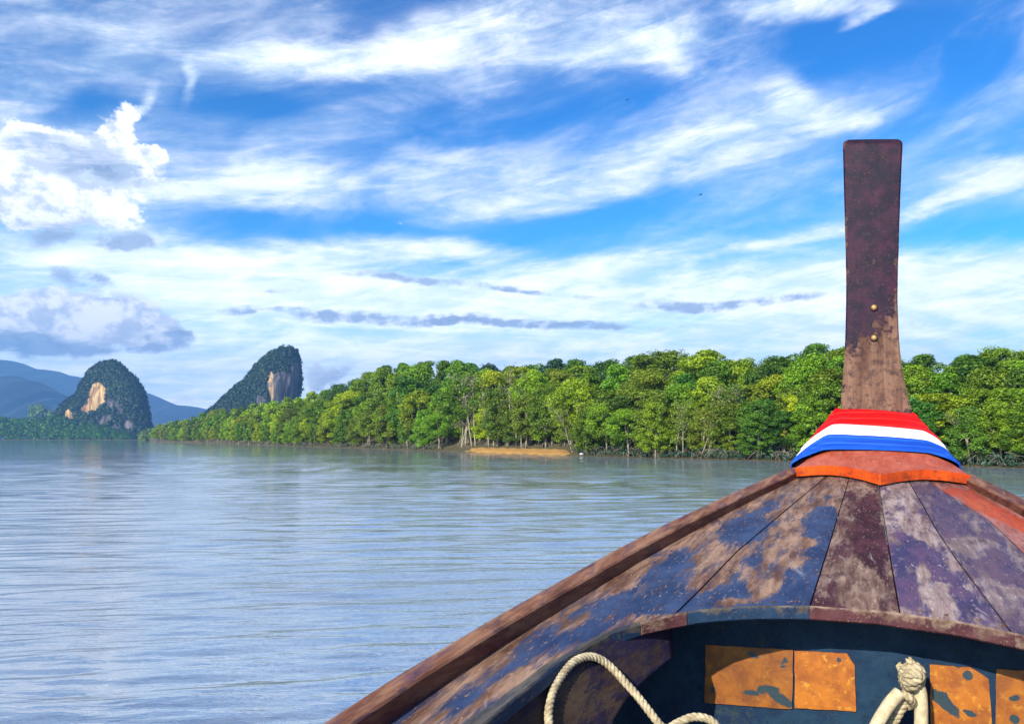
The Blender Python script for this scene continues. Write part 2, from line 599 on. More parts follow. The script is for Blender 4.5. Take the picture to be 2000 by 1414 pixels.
def leaf_quads(cen, nor, size, r, fold=0.25, aspect=0.55):
    """rhombic leaf sprays, two triangles each"""
    n = len(cen)
    a = r.normal(size=(n, 3))
    u = np.cross(nor, a)
    u /= np.linalg.norm(u, axis=1, keepdims=True) + 1e-9
    v = np.cross(nor, u)
    s = np.asarray(size).reshape(-1, 1)
    p0 = cen - u * s
    p1 = cen + v * s * aspect + nor * s * fold
    p2 = cen + u * s
    p3 = cen - v * s * aspect + nor * s * fold
    V = np.stack([p0, p1, p2, p3], 1).reshape(-1, 3)
    f = np.arange(n * 4).reshape(-1, 4)
    T = np.concatenate([f[:, [0, 1, 2]], f[:, [0, 2, 3]]])
    return V, T


def crown_mesh(name, seed, nleaf, leaf, style):
    r = np.random.default_rng(seed)
    lobes = []
    wid = {'round': .27, 'tall': .20, 'wide': .33, 'skirt': .26}[style]
    nl = {'round': 44, 'tall': 40, 'wide': 46, 'skirt': 50}[style]
    zlo = {'round': .28, 'tall': .24, 'wide': .40, 'skirt': .14}[style]
    for k in range(nl):
        z = zlo + (0.95 - zlo) * (k + r.uniform(0, 1)) / nl
        s = (z - zlo) / (0.95 - zlo)
        if style == 'skirt':
            env = wid * (1.0 - .55 * s ** 1.5) * (0.6 + .4 * min(1, s * 4))
        else:
            env = wid * max(.18, math.sin(math.pi * min(1, .14 + s * .80))) ** .8
        a = k * 2.4 + r.uniform(-.6, .6)
        rad = env * math.sqrt(r.uniform(.12, 1))
        lr = r.uniform(.040, .092) * (1.15 if style == 'wide' else 1)
        lobes.append((rad * math.cos(a), rad * math.sin(a), z, lr, r.uniform(0, 1)))
    lobes.append((r.normal() * .03, r.normal() * .03, .93, .075, .8))
    L = np.array(lobes)
    w = L[:, 3] ** 2
    idx = r.choice(len(L), nleaf, p=w / w.sum())
    d = r.normal(size=(nleaf, 3))
    d /= np.linalg.norm(d, axis=1, keepdims=True)
    rr = L[idx, 3] * (r.uniform(0.25, 1.0, nleaf) ** .45) * (1 + .35 * fbm(d * 3 + idx[:, None] * 1.7, 2, seed))
    cen = L[idx, :3] + d * rr[:, None] * np.array([1.1, 1.1, .82])
    nor = d * .55 + np.array([0, 0, .55]) + r.normal(size=(nleaf, 3)) * .45
    nor /= np.linalg.norm(nor, axis=1, keepdims=True)
    V, T = leaf_quads(cen, nor, leaf * r.uniform(.6, 1.3, nleaf), r)
    tone = np.clip(L[idx, 4] * .45 + r.uniform(0, .55, nleaf), 0, 1)
    me_attr = {'tone': ('FACE', np.concatenate([tone, tone]))}
    return V, T, me_attr, L


def trunk_parts(seed, L, roots=True, lean=0.0, stems=1):
    r = np.random.default_rng(seed + 100)
    mb = MB()
    for s in range(stems):
        off = np.array([r.uniform(-.02, .02), r.uniform(-.02, .02), 0]) if stems > 1 else np.zeros(3)
        top = np.array([lean + r.uniform(-.05, .05) + off[0] * 3, r.uniform(-.05, .05), .80])
        path = catmull([off + (0, 0, -.03), off + top * np.array([.15, .3, .3]) + (r.uniform(-.02, .02), 0, 0), off + top * np.array([.5, .6, .62]), off + top], 12)
        mb.add(*tube(path, np.linspace(.016, .005, 12), 6))
        for k in r.choice(len(L), 6, replace=False):
            b = path[r.integers(3, 9)]
            e = L[k, :3]
            mid = (b + e) / 2 + (0, 0, -.03)
            mb.add(*tube(catmull([b, mid, e], 6), np.linspace(.0075, .002, 6), 4))
    if roots:
        for k in range(7):
            a = k * .9 + r.uniform(-.3, .3)
            rad = r.uniform(.04, .10)
            z0 = r.uniform(.05, .11)
            mb.add(*tube(catmull([(0, 0, z0), (rad * .6 * math.cos(a), rad * .6 * math.sin(a), z0 * .75), (rad * math.cos(a), rad * math.sin(a), -.04)], 5), .0024, 4))
    return mb


CROWN, TRUNK = {}, {}
VSPEC = [('round', 13000), ('round', 13000), ('tall', 12000), ('tall', 12000), ('wide', 13000), ('wide', 13000), ('skirt', 14500), ('skirt', 14500), ('skirt', 14500)]
LOWN = 3
for i, (st, n) in enumerate(VSPEC):
    V, T, at, L = crown_mesh('crown', 40 + i, n, .0140, st)
    CROWN[i] = (V, T, at, st)
    TRUNK[i] = trunk_parts(40 + i, L)
for j, st in enumerate(('round', 'tall', 'skirt')):
    V, T, at, L = crown_mesh('crown', 70 + j, 3600, .027, st)
    CROWN[100 + j] = (V, T, at, st)
    TRUNK[100 + j] = trunk_parts(70 + j, L)
_cache = {}


def tree_mesh(var, colr):
    if ('c', var) not in _cache:
        V, T, at, st = CROWN[var]
        o = mesh_obj('crown', V, T, LEAF['mid'], None, False, at)
        _cache[('c', var)] = o.data
        bpy.data.objects.remove(o)
    if ('t', var) not in _cache:
        o = TRUNK[var].build('trunk', m_pale, None, True)
        _cache[('t', var)] = o.data
        bpy.data.objects.remove(o)
    return _cache[('c', var)], _cache[('t', var)]


def add_child(name, data, parent):
    o = bpy.data.objects.new(name, data)
    col.objects.link(o)
    o.parent = parent
    return o


def tree(loc, h, wscale, rz, var, colr, name='mangrove_tree'):
    root = empty(name, loc, (0, 0, rz))
    root.scale = (h * wscale, h * wscale, h)
    a, b = tree_mesh(var, colr)
    c_ = add_child('crown', a, root)
    c_.material_slots[0].link = 'OBJECT'
    c_.material_slots[0].material = LEAF[colr]
    add_child('trunk', b, root)
    return root


def near_bank_wood():
    recs = []
    rows = [(0.0, .50), (.05, .62), (.15, .72), (.30, .82), (.52, .91), (.80, 1.0)]
    for ri, (tt, fr) in enumerate(rows):
        px = 306.0 if ri < 2 else 312.0
        while px < 2160:
            D0 = shore_D(px)
            om = depth_of_wood(px)
            r = rng.uniform
            o_ = 1.3 + tt * (om - 1.3) + r(-.7, 1.5) * (1 + om / 60)
            D = D0 + o_
            g = ground_z(px, o_)
            f2 = min(1.0, fr * r(.86, 1.14)) if ri < 5 else r(.93, 1.02)
            zt = sky_z(px, D) * f2 if ri else sky_z(px, D) * f2
            on_sand = 872 < px < 1128
            if on_sand and ri <= 1:
                o_ += 9 - 2 * ri
                D = D0 + o_
                g = ground_z(px, o_)
            h = float(np.clip(zt - g, 4.2 + D * .008, 13.5))
            if px < 600:
                h = min(h, 11 + r(-1, 1))
            u = r(0, 1)
            if px < 660:
                colr = 'yellow' if u < .42 else 'mid' if u < .8 else 'olive'
            elif ri <= 2:
                colr = 'yellow' if u < .16 else 'mid' if u < .58 else 'olive' if u < .88 else 'dark'
            elif ri == 5:
                colr = 'mid' if u < .34 else 'dark' if u < .78 else 'blue' if u < .9 else 'yellow'
            else:
                colr = 'yellow' if u < .20 else 'mid' if u < .66 else 'dark' if u < .86 else 'olive'
            if 1440 < px < 1530 and ri <= 2:
                colr = 'dark'
                h *= .9
            if px > 1560 and ri <= 3 and colr in ('yellow', 'olive') and r(0, 1) < .5:
                colr = 'mid'
            if D > 260:
                var = int(100 + rng.integers(0, 3))
            elif on_sand and ri <= 1:
                var = int(rng.choice([6, 7, 8]))
            elif ri <= 1:
                var = int(rng.choice([6, 7, 8, 0, 1, 4, 6, 7, 8]))
            else:
                var = int(rng.integers(0, 9))
            ws = r(1.1, 1.45) if h > 6 else r(1.3, 1.7)
            x = (px - 1000) / F * D
            o = tree((x, D, g - .05), h, ws, r(0, 6.28), var, colr)
            recs.append([px, ri, colr, CROWN[var][3], h, o])
            cw = .44 * h * ws
            px += max(11, F * cw / D * r(.70, 1.0))
    # labels: what kind, which row, where along the bank
    def sect(p):
        if p < 470:
            return 'at the far tip of the bank'
        if p < 660:
            return 'on the far stretch of bank'
        if p < 872:
            return 'left of the sand bank'
        if p < 1130:
            return 'above the orange sand bank'
        if p < 1500:
            return 'between sand bank and prow'
        if p < 1830:
            return 'behind the prow post'
        return 'right of the prow'
    rown = {0: 'waterside', 1: 'waterside', 2: 'mid-slope', 3: 'mid-slope', 4: 'upper', 5: 'skyline'}
    coln = {'yellow': 'bright yellow-green', 'mid': 'fresh green', 'dark': 'dark green', 'olive': 'dull olive', 'blue': 'blue-green'}
    shape = {'round': 'round-topped', 'tall': 'slender', 'wide': 'spreading', 'skirt': 'bushy'}
    cls = {}
    for rec in recs:
        cls.setdefault((coln[rec[2]], shape[rec[3]], rown[rec[1]], sect(rec[0])), []).append(rec)
    ords = ['leftmost', 'second from left', 'third from left', 'fourth from left', 'fifth from left', 'sixth from left', 'seventh from left', 'eighth from left']
    for (c_, s_, r_, w_), L in cls.items():
        L.sort(key=lambda q: q[0])
        for i, q in enumerate(L):
            base = f'{c_} {s_} {r_} tree {w_}'
            if len(L) == 2:
                base += ', ' + ('left' if i == 0 else 'right') + ' of two'
            elif len(L) > 2:
                base += ', ' + ('rightmost' if i == len(L) - 1 else ords[min(i, 7)])
            tag(q[5], base, 'tree', 'mangrove trees along the river bank')
    return recs


recs = near_bank_wood()
print('trees', len(recs))


def twig_tree(name, px, o_, h, lean, seed, stems, label, mat, leafy=0, colr='olive', spread=.18):
    r = np.random.default_rng(seed)
    b = bank_point(px, o_)
    root = empty(name, b, (0, 0, 0))
    tr, tw = MB(), MB()
    tips = []
    for s in range(stems):
        ln = lean + r.uniform(-.22, .22)
        base = np.array([r.uniform(-.5, .5) * (stems > 1), r.uniform(-.3, .3), -.2])
        path = catmull([base, base + (ln * h * .22 + r.uniform(-.2, .2), 0, h * .3), base + (ln * h * .6 + r.uniform(-.3, .3), 0, h * .65), base + (ln * h, r.uniform(-.3, .3), h * r.uniform(.85, 1))], 14)
        tr.add(*tube(path, np.linspace(.012 * h, .003 * h, 14), 6))
        for k in range(14):
            i = r.integers(4, 14)
            d = np.array([r.normal(), r.normal(), abs(r.normal()) * .9 + .3])
            d /= np.linalg.norm(d)
            L = h * r.uniform(.5, 1.2) * spread
            e = path[i] + d * L
            p2 = catmull([path[i], (path[i] + e) / 2 + r.normal(size=3) * .06 * h * .3, e], 6)
            tw.add(*tube(p2, np.linspace(.0045 * h, .0015 * h, 6), 4))
            tips.append(e)
            for q in range(4):
                j = r.integers(2, 6)
                d2 = d + r.normal(size=3) * .8
                d2 /= np.linalg.norm(d2)
                e2 = p2[j] + d2 * L * r.uniform(.3, .6)
                tw.add(*tube(np.array([p2[j], (p2[j] + e2) / 2 + r.normal(size=3) * .02 * h, e2]), np.array([.002, .0015, .001]) * h, 3))
                tips.append(e2)
    tr.build('trunk', mat, root, True)
    tw.build('branches', mat, root, True)
    if leafy:
        tips = np.array(tips)
        idx = r.integers(0, len(tips), leafy)
        cen = tips[idx] + r.normal(size=(leafy, 3)) * h * .03
        nor = r.normal(size=(leafy, 3)) + (0, 0, .8)
        nor /= np.linalg.norm(nor, axis=1, keepdims=True)
        V, T = leaf_quads(cen, nor, h * .016 * r.uniform(.6, 1.3, leafy), r)
        tone = r.uniform(0, 1, leafy)
        mesh_obj('leaves', V, T, LEAF[colr], root, False, {'tone': ('FACE', np.concatenate([tone, tone]))})
    tag(root, label, 'tree')
    return root


twig_tree('bare_tree', 896, 5.5, 10.5, .04, 1, 2, 'bare grey twiggy tree at the left end of the sand bank', m_pale, 250)
twig_tree('bare_tree', 925, 7, 12.5, -.05, 2, 2, 'tallest leafless grey tree standing behind the left part of the sand', m_pale, 150)
twig_tree('bare_tree', 958, 8, 10.0, .08, 3, 2, 'thin leafless tree with drooping twigs over the middle of the sand', m_pale, 350)
twig_tree('bare_tree', 990, 9, 11.5, .05, 4, 2, 'sparse pale-stemmed tree behind the middle of the sand bank', m_pale, 500)
twig_tree('bare_tree', 1018, 8.5, 9.0, -.1, 5, 1, 'small half-bare tree with olive leaves above the sand bank', m_pale, 700)
twig_tree('leaning_tree', 1118, 3.5, 6.2, -.42, 6, 1, 'pale leaning trunk at the right end of the sand bank', m_pale, 900)
twig_tree('leaning_tree', 1375, 1.5, 6.6, .30, 7, 4, 'pale many-stemmed tree leaning right at the dark waterside hollow', m_pale, 2600, 'olive', .2)
twig_tree('leaning_tree', 1322, 1.5, 6.2, .04, 8, 2, 'upright pale-stemmed tree left of the leaning many-stemmed one', m_pale, 1600, 'olive')
twig_tree('leaning_tree', 1462, 5, 6.8, -.35, 9, 3, 'grey bare-limbed tree arching over the dark hollow', m_pale, 400)
twig_tree('leaning_tree', 1918, 1.5, 4.2, -.28, 10, 2, 'small pale forked trunk at the water right of the prow cloth', m_pale, 900, 'mid')
twig_tree('slender_tree', 798, 3, 11.0, .0, 11, 1, 'tall straight pale trunk left of the sand bank', m_pale, 1200, 'yellow', .14)

# dark tangle of low roots, stems and shoots along the waterline
r = np.random.default_rng(5)
mb = MB()
cen, ton = [], []
for k in range(1500):
    px = 330 + 1850 * r.uniform() ** .75
    if 868 < px < 1132:
        continue
    o_ = r.uniform(.4, 4.5)
    b = bank_point(px, o_)
    D = b[1]
    a = r.uniform(0, 6.28)
    L = r.uniform(.5, 1.5)
    mb.add(*tube(catmull([b + (0, 0, -.1), b + (L * .3 * math.cos(a), L * .3 * math.sin(a), L * .7), b + (L * math.cos(a), L * math.sin(a), L * r.uniform(-.1, .9))], 5), .018 + .0001 * D, 3))
    for q in range(5):
        cen.append(b + (r.normal() * .7, r.normal() * .5, abs(r.normal()) * .45 + .1))
tag(mb.build('root_tangle', m_bark, None, True), 'tangle of thin dark prop roots along the waterline', 'roots', kind='stuff')
cen = np.array(cen)
nor = r.normal(size=cen.shape) + (0, -.3, .5)
nor /= np.linalg.norm(nor, axis=1, keepdims=True)
V, T = leaf_quads(cen, nor, r.uniform(.10, .26, len(cen)), r)
ton = r.uniform(0, .6, len(cen))  # dark leaf and tones: shade under the trees put into the colour
tag(mesh_obj('undergrowth', V, T, LEAF['blue'], None, False, {'tone': ('FACE', np.concatenate([ton, ton]))}), 'low undergrowth along the foot of the trees, coloured dark to stand for shade', 'undergrowth', kind='stuff')

# ------------------------------------------------------------------ limestone hills, far forest and mountains
m_rock, t = material('limestone')
co = t.new('ShaderNodeTexCoord').outputs['Object']
st = t.noise(t.mapping(co, scale=(.16, .16, .022)), 1.0, 6, .65, .3)
sp = t.noise(co, .12, 5, .65)
c = t.mix(t.ramp(st, .38, .66), (0.035, 0.036, 0.045), (0.25, 0.21, 0.20))
ora = attr(t, 'ochre').outputs['Fac']
st2 = t.noise(t.mapping(co, scale=(.55, .55, .05)), 1.0, 5, .7, .4)
c = t.mix(t.math('MULTIPLY', t.ramp(st2, .46, .60), .75), c, (0.022, 0.024, 0.030))
c2_ = t.mix(t.ramp(st, .34, .60), (0.20, 0.085, 0.022), (0.66, 0.42, 0.17))
c = t.mix(t.ramp(t.math('ADD', ora, t.math('MULTIPLY', t.math('SUBTRACT', sp, .5), .7)), .35, .6), c, c2_)
c = t.mix(t.math('MULTIPLY', t.ramp(st2, .50, .62), .55), c, (0.05, 0.035, 0.025))
bare = attr(t, 'bare').outputs['Fac']
c = t.mix(t.ramp(bare, .3, .7), (0.014, 0.034, 0.016), c)
t.link(c, t.bs.inputs['Base Color'])
t.bs.inputs['Roughness'].default_value = 0.9
bump(t, st, .9, 3.0)


def in_ell(x, z, cx, cz, rx, rz, ang=0.0):
    c_, s_ = math.cos(R(ang)), math.sin(R(ang))
    dx, dz = x - cx, z - cz
    return (((dx * c_ + dz * s_) / rx) ** 2 + ((-dx * s_ + dz * c_) / rz) ** 2)


def karst(name, D, prof_l, prof_r, faces_px, label, seed, nclump, depth_k=.8):
    """limestone tower built from horizontal slices; prof: (px, py) outlines of its two sides, bottom to top"""
    r = np.random.default_rng(seed)
    wx = lambda p: (np.asarray(p, float) - 1000) / F * D
    wz = lambda p: CAMZ + (HOR - np.asarray(p, float)) / F * D
    pl_, pr_ = np.array(prof_l, float), np.array(prof_r, float)
    z0, z1 = -2.0, wz(min(pl_[-1, 1], pr_[-1, 1]))
    nz, na = 90, 150
    zs = z0 + (z1 - z0) * (np.linspace(0, 1, nz) ** .9)
    zl, xl = wz(pl_[:, 1]), wx(pl_[:, 0])
    zr, xr = wz(pr_[:, 1]), wx(pr_[:, 0])
    XL = np.interp(zs, zl, xl)
    XR = np.interp(zs, zr, xr)
    a = np.arange(na) / na * 2 * math.pi
    V = []
    for k in range(nz):
        cx, hw = (XL[k] + XR[k]) / 2, max(.4, (XR[k] - XL[k]) / 2)
        dp = depth_k * min(hw, 48) ** .9 + .3
        ca, sa = np.cos(a), np.sin(a)
        V.append(np.stack([cx + hw * np.sign(ca) * np.abs(ca) ** .85, D + dp * np.sign(sa) * np.abs(sa) ** .85, np.full(na, zs[k])], 1))
    V = np.vstack(V)
    n = fbm(V * np.array([.07, .07, .035]), 4, seed) * 4.6 + fbm(V * np.array([.3, .3, .10]), 3, seed + 1) * 1.9
    cen = np.array([wx((pl_[:, 0].mean() + pr_[:, 0].mean()) / 2), D, 0])
    rad = V - cen
    rad[:, 2] = 0
    rad /= np.linalg.norm(rad, axis=1, keepdims=True) + 1e-6
    fade = np.clip((V[:, 2] - z0) / 10, 0, 1) * np.clip((z1 - V[:, 2]) / 8, .15, 1)
    V = V + rad * (n * fade)[:, None]
    fc = grid_faces(nz, na, True)
    P = V.reshape(nz, na, 3)
    # rock-face regions (front side only)
    reg = np.zeros(len(V))
    och = np.zeros(len(V))
    for (px, py, rx, ry, ang, oc) in faces_px:
        e = in_ell(V[:, 0], V[:, 2], wx(px), wz(py), rx / F * D, ry / F * D, ang)
        e = e + .35 * fbm(V * np.array([.22, .1, .10]), 3, seed + 5)
        inside = np.clip((1.25 - e) * 2.5, 0, 1) * (V[:, 1] < D)
        reg = np.maximum(reg, inside)
        och = np.maximum(och, inside * oc)
    o = mesh_obj(name, V, fc, m_rock, None, True, {'ochre': ('POINT', och), 'bare': ('POINT', reg)})
    tag(o, label, 'hill', kind='structure')
    # foliage clumps all over, left away on the bare faces
    fa = fc
    A, B, C_, D_ = V[fa[:, 0]], V[fa[:, 1]], V[fa[:, 2]], V[fa[:, 3]]
    nrm = np.cross(C_ - A, D_ - B)
    area = np.linalg.norm(nrm, axis=1)
    nrm /= area[:, None] + 1e-9
    fr = reg[fa].mean(1)
    wgt = area * np.clip(1 - fr * 1.3, 0.0, 1) * np.where((A + B + C_ + D_)[:, 1] / 4 < D + 6, 1, .25)
    pick = r.choice(len(fa), nclump, p=wgt / wgt.sum())
    u, v = r.uniform(size=(nclump, 1)), r.uniform(size=(nclump, 1))
    pc = (A[pick] * (1 - u) + B[pick] * u) * (1 - v) + (D_[pick] * (1 - u) + C_[pick] * u) * v
    pn = nrm[pick]
    # clumps: little crowns of leaf faces
    per = 16
    rad = (.8 + 2.9 * r.uniform(size=nclump) ** 2.2) * (D / 1300)
    dd = r.normal(size=(nclump, per, 3))
    dd /= np.linalg.norm(dd, axis=2, keepdims=True)
    cc = pc[:, None, :] + pn[:, None, :] * (rad * .5)[:, None, None] + np.array([0, 0, .4]) * rad[:, None, None] + dd * (rad[:, None, None] * r.uniform(.5, 1.05, (nclump, per, 1)))
    nn = dd * .8 + pn[:, None, :] * .3 + np.array([0, 0, .5])
    nn = nn.reshape(-1, 3)
    nn /= np.linalg.norm(nn, axis=1, keepdims=True)
    sz = (rad[:, None] * r.uniform(.35, .62, (nclump, per))).ravel()
    LV, LT = leaf_quads(cc.reshape(-1, 3), nn, sz, r, .15, .7)
    tn = np.clip(.35 * fbm(np.repeat(pc, per, 0) * .06, 3, seed + 9) + .4 + .25 * r.normal(size=len(sz)) * .5, 0, 1)
    tn = np.clip(tn + np.repeat(r.uniform(-.4, .45, nclump), per), 0, 1)
    lf = mesh_obj('foliage', LV, LT, LEAF['blue'], o, False, {'tone': ('FACE', np.concatenate([tn, tn]))})
    lf['kind'] = 'stuff'
    return o


karst('limestone_hill', 1180,
      [(112, 862), (118, 812), (133, 790), (150, 772), (163, 742), (174, 726), (191, 714), (207, 707)],
      [(299, 862), (297, 850), (290, 828), (285, 795), (276, 768), (262, 748), (243, 730), (225, 712), (215, 707)],
      [(204, 774, 19, 25, 0, 1.0), (194, 797, 16, 11, 20, 1.0), (155, 813, 7, 14, 12, 1.0), (234, 789, 13, 10, -20, .05), (247, 801, 7, 11, 0, 0), (220, 824, 17, 9, 40, 0), (262, 830, 12, 9, -30, 0), (240, 838, 8, 8, 0, 0)],
      'rounded green limestone hill with a sunlit ochre cliff at the left', 21, 9000)
karst('limestone_hill', 1000,
      [(392, 862), (400, 812), (416, 799), (438, 774), (464, 751), (490, 727), (508, 707), (530, 689), (551, 679)],
      [(566, 862), (570, 800), (577, 775), (582, 764), (585, 735), (582, 702), (575, 687), (563, 679)],
      [(562, 766, 20, 36, 8, .05), (541, 756, 6, 28, 5, .5), (577, 745, 9, 42, 0, .05), (524, 786, 10, 14, 0, .05)],
      'slanting limestone crag with a sheer right-hand face behind the wood', 31, 8000, .9)


def forest(name, pxs_, tops, D, nclump, rad0, label, seed, colr, base_py=862, dd_=40):
    r = np.random.default_rng(seed)
    tp = np.array(tops, float)
    x0, x1 = tp[0, 0], tp[-1, 0]
    cen, tn, sz, nor = [], [], [], []
    for k in range(nclump):
        px = r.uniform(x0, x1)
        top = CAMZ + (HOR - np.interp(px, tp[:, 0], tp[:, 1])) / F * D
        u = r.uniform() ** .8
        z = max(.8, (top - rad0) * u)
        y = D + dd_ * u + r.uniform(-3, 3)
        rr = rad0 * r.uniform(.6, 1.25)
        tone = r.uniform(0, 1)
        n = 26
        d = r.normal(size=(n, 3))
        d /= np.linalg.norm(d, axis=1, keepdims=True)
        cen.append(np.array([(px - 1000) / F * y, y, z]) + d * rr * r.uniform(.6, 1.05, (n, 1)) * np.array([1.1, 1, 1]))
        nor.append(d + (0, 0, .6))
        sz.append(rr * r.uniform(.25, .45, n))
        tn.append(np.clip(tone * .7 + r.uniform(0, .3, n), 0, 1))
    cen, nor, sz, tn = np.vstack(cen), np.vstack(nor), np.concatenate(sz), np.concatenate(tn)
    nor /= np.linalg.norm(nor, axis=1, keepdims=True)
    V, T = leaf_quads(cen, nor, sz, r, .15, .7)
    o = mesh_obj(name, V, T, LEAF[colr], None, False, {'tone': ('FACE', np.concatenate([tn, tn]))})
    tag(o, label, 'forest', kind='stuff')


forest('forest', None, [(-160, 806), (0, 808), (20, 812), (60, 812), (100, 806), (120, 806), (150, 818), (200, 826), (240, 838), (262, 848)], 1110, 1300, 4.2, 'dense dark forest along the far shore below the rounded hill', 3, 'dark')
forest('forest', None, [(280, 838), (296, 832), (330, 828), (420, 815)], 900, 260, 4.0, 'dark trees in the gap right of the rounded limestone hill', 4, 'mid')
forest('forest', None, [(55, 803), (62, 788), (80, 785), (95, 791), (104, 800)], 1500, 110, 5.0, 'pale hazy clump of trees left of the rounded hill', 8, 'olive', dd_=10)
forest('forest', None, [(98, 802), (112, 795), (132, 792), (150, 803)], 1300, 110, 4.0, 'olive trees on the left shoulder of the rounded hill', 9, 'olive', dd_=10)
# far bank below the forest and hills
o = mesh_obj('far_bank', [(-3000, 1085, -1), (-620, 1085, -1), (-460, 1085, -1), (-300, 880, -1), (300, 880, -1), (300, 3000, .9), (-3000, 3000, .9), (-3000, 1100, .7), (-620, 1100, .7), (-450, 1100, .7), (-295, 895, .7), (300, 895, .7)],
             [(0, 1, 8, 7), (1, 2, 9, 8), (2, 3, 10, 9), (3, 4, 11, 10), (7, 8, 9, 10, 11, 5, 6)], m_bank)
tag(o, 'dark low shore at the far side of the river', 'shore', kind='structure')

m_mtn, t = material('hazed_mountain_forest')
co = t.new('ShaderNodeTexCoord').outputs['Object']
c = t.mix(t.ramp(t.noise(co, .012, 7, .65), .35, .65), (0.012, 0.030, 0.060), (0.028, 0.058, 0.085))  # forest tones shifted to blue: part of the haze is in the colour
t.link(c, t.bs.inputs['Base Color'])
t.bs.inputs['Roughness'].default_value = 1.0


def mountain(label, D, tops, seed, jag, depth):
    tp = np.array(tops, float)
    xs = np.linspace(tp[0, 0], tp[-1, 0], 260)
    zt = CAMZ + (HOR - np.interp(xs, tp[:, 0], tp[:, 1])) / F * D
    s = np.linspace(0, 1, 26)
    V = []
    for k, q in enumerate(s):
        y = D + depth * (q - .5) * 2
        hh = math.cos((q - .5) * math.pi) ** .8 if 0 < q < 1 else 0
        xx = (xs - 1000) / F * D
        z = zt * hh - 2 * (1 - hh)
        p = np.stack([xx, np.full_like(xx, y), z], 1)
        nn = fbm(p * np.array([1, 1, .2]) * (14 / D), 4, seed) * (.05 * D * .35)
        p[:, 1] += nn * hh
        p[:, 2] += (fbm(p * (70 / D), 3, seed + 1) * jag) * hh
        V.append(p)
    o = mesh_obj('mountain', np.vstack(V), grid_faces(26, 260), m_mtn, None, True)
    tag(o, label, 'mountain', kind='structure')


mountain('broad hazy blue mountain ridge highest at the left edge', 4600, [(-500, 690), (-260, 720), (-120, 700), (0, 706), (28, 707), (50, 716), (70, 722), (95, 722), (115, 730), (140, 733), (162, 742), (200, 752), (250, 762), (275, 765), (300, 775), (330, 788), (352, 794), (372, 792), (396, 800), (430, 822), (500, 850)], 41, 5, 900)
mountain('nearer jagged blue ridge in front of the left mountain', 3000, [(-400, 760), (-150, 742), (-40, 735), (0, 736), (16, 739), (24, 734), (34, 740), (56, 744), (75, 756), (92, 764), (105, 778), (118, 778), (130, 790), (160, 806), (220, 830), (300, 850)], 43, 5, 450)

# the air between: pale haze
m_haze, t = material('haze_air')
t.n.remove(t.bs)
pv = t.new('ShaderNodeVolumePrincipled')
pv.inputs['Color'].default_value = (0.22, 0.51, 1.0, 1)
pv.inputs['Density'].default_value = 0.00024
pv.inputs['Anisotropy'].default_value = 0.2
t.link(pv.outputs[0], t.out.inputs['Volume'])
hx, hy0, hy1, hz0, hz1 = 5200, -600, 5700, -4, 520
hv = [(x, y, z) for z in (hz0, hz1) for y in (hy0, hy1) for x in (-hx, hx)]
o = mesh_obj('haze', hv, [(0, 2, 3, 1), (4, 5, 7, 6), (0, 1, 5, 4), (2, 6, 7, 3), (0, 4, 6, 2), (1, 3, 7, 5)], m_haze)
tag(o, 'thin pale haze over the river and the far mountains', 'haze', kind='stuff')


# ================================================================== the boat
YAW, ROLL = math.atan((1711 - 1000) / F), R(1.5)
BROT = Euler((0, ROLL, -YAW), 'XYZ')
BM = BROT.to_matrix()
boat = empty('longtail_boat', Vector((0, 0, CAMZ)) - BM @ Vector((0, 0, CAMZ)), BROT)
tag(boat, 'weathered wooden longtail boat with peeling blue deck paint and tall bow post', 'boat')
BMI = np.array(BM).T


def bray(px, py):
    return BMI @ pix_ray(px, py)


def at_d(px, py, d):
    """boat-frame point seen at a photo pixel, d metres forward of the camera (z from the water)"""
    r = bray(px, py)
    return np.array([r[0] / r[1] * d, d, r[2] / r[1] * d + CAMZ])


WD = [-4.0, -2.5, -1.0, .5, .93, 1.1, 1.4, 1.85, 2.0, 2.35, 2.86, 3.3, 3.64, 3.75, 3.9, 4.02, 4.15]
WW = [.50, .62, .67, .685, .68, .675, .655, .61, .595, .55, .465, .385, .325, .29, .225, .165, .15]


def half_w(d):
    return np.interp(d, WD, WW)


def sheer(d):
    """height of the gunwale top above the water"""
    d = np.asarray(d, float)
    z = CAMZ - (.17 + .1 * (3.2 - d))
    return z + np.clip((d - 3.6) / .42, 0, 1) ** 1.6 * .16


CAMB = .05


def zdeck(x, d, dz=-.04):
    return CAMZ - (.17 + .1 * (3.2 - d)) + dz + CAMB * (1 - np.minimum(1, (x / half_w(d)) ** 2))


def deck_hit(px, py, dz=-.04):
    r = bray(px, py)
    ds = np.linspace(.5, 4.5, 4001)
    e = r[2] / r[1] * ds + CAMZ - zdeck(r[0] / r[1] * ds, ds, dz)
    k = np.where(e <= 0)[0]
    d = ds[k[0]] if len(k) else 4.4
    return np.array([r[0] / r[1] * d, d])


# aft edge of the foredeck: straight across, then sweeping back along both sides
EX = np.array([0, .12, .21, .26, .32, .36, .40, .44, .465, .482, .492, .50, .505, .515, .52])
ED = np.array([1.665, 1.655, 1.635, 1.615, 1.585, 1.555, 1.515, 1.455, 1.375, 1.28, 1.18, 1.08, .95, .3, -3.2])


def edge_d(x):
    return np.interp(abs(x), EX, ED)


def edge_x(d):
    return np.interp(-d, -ED, EX)


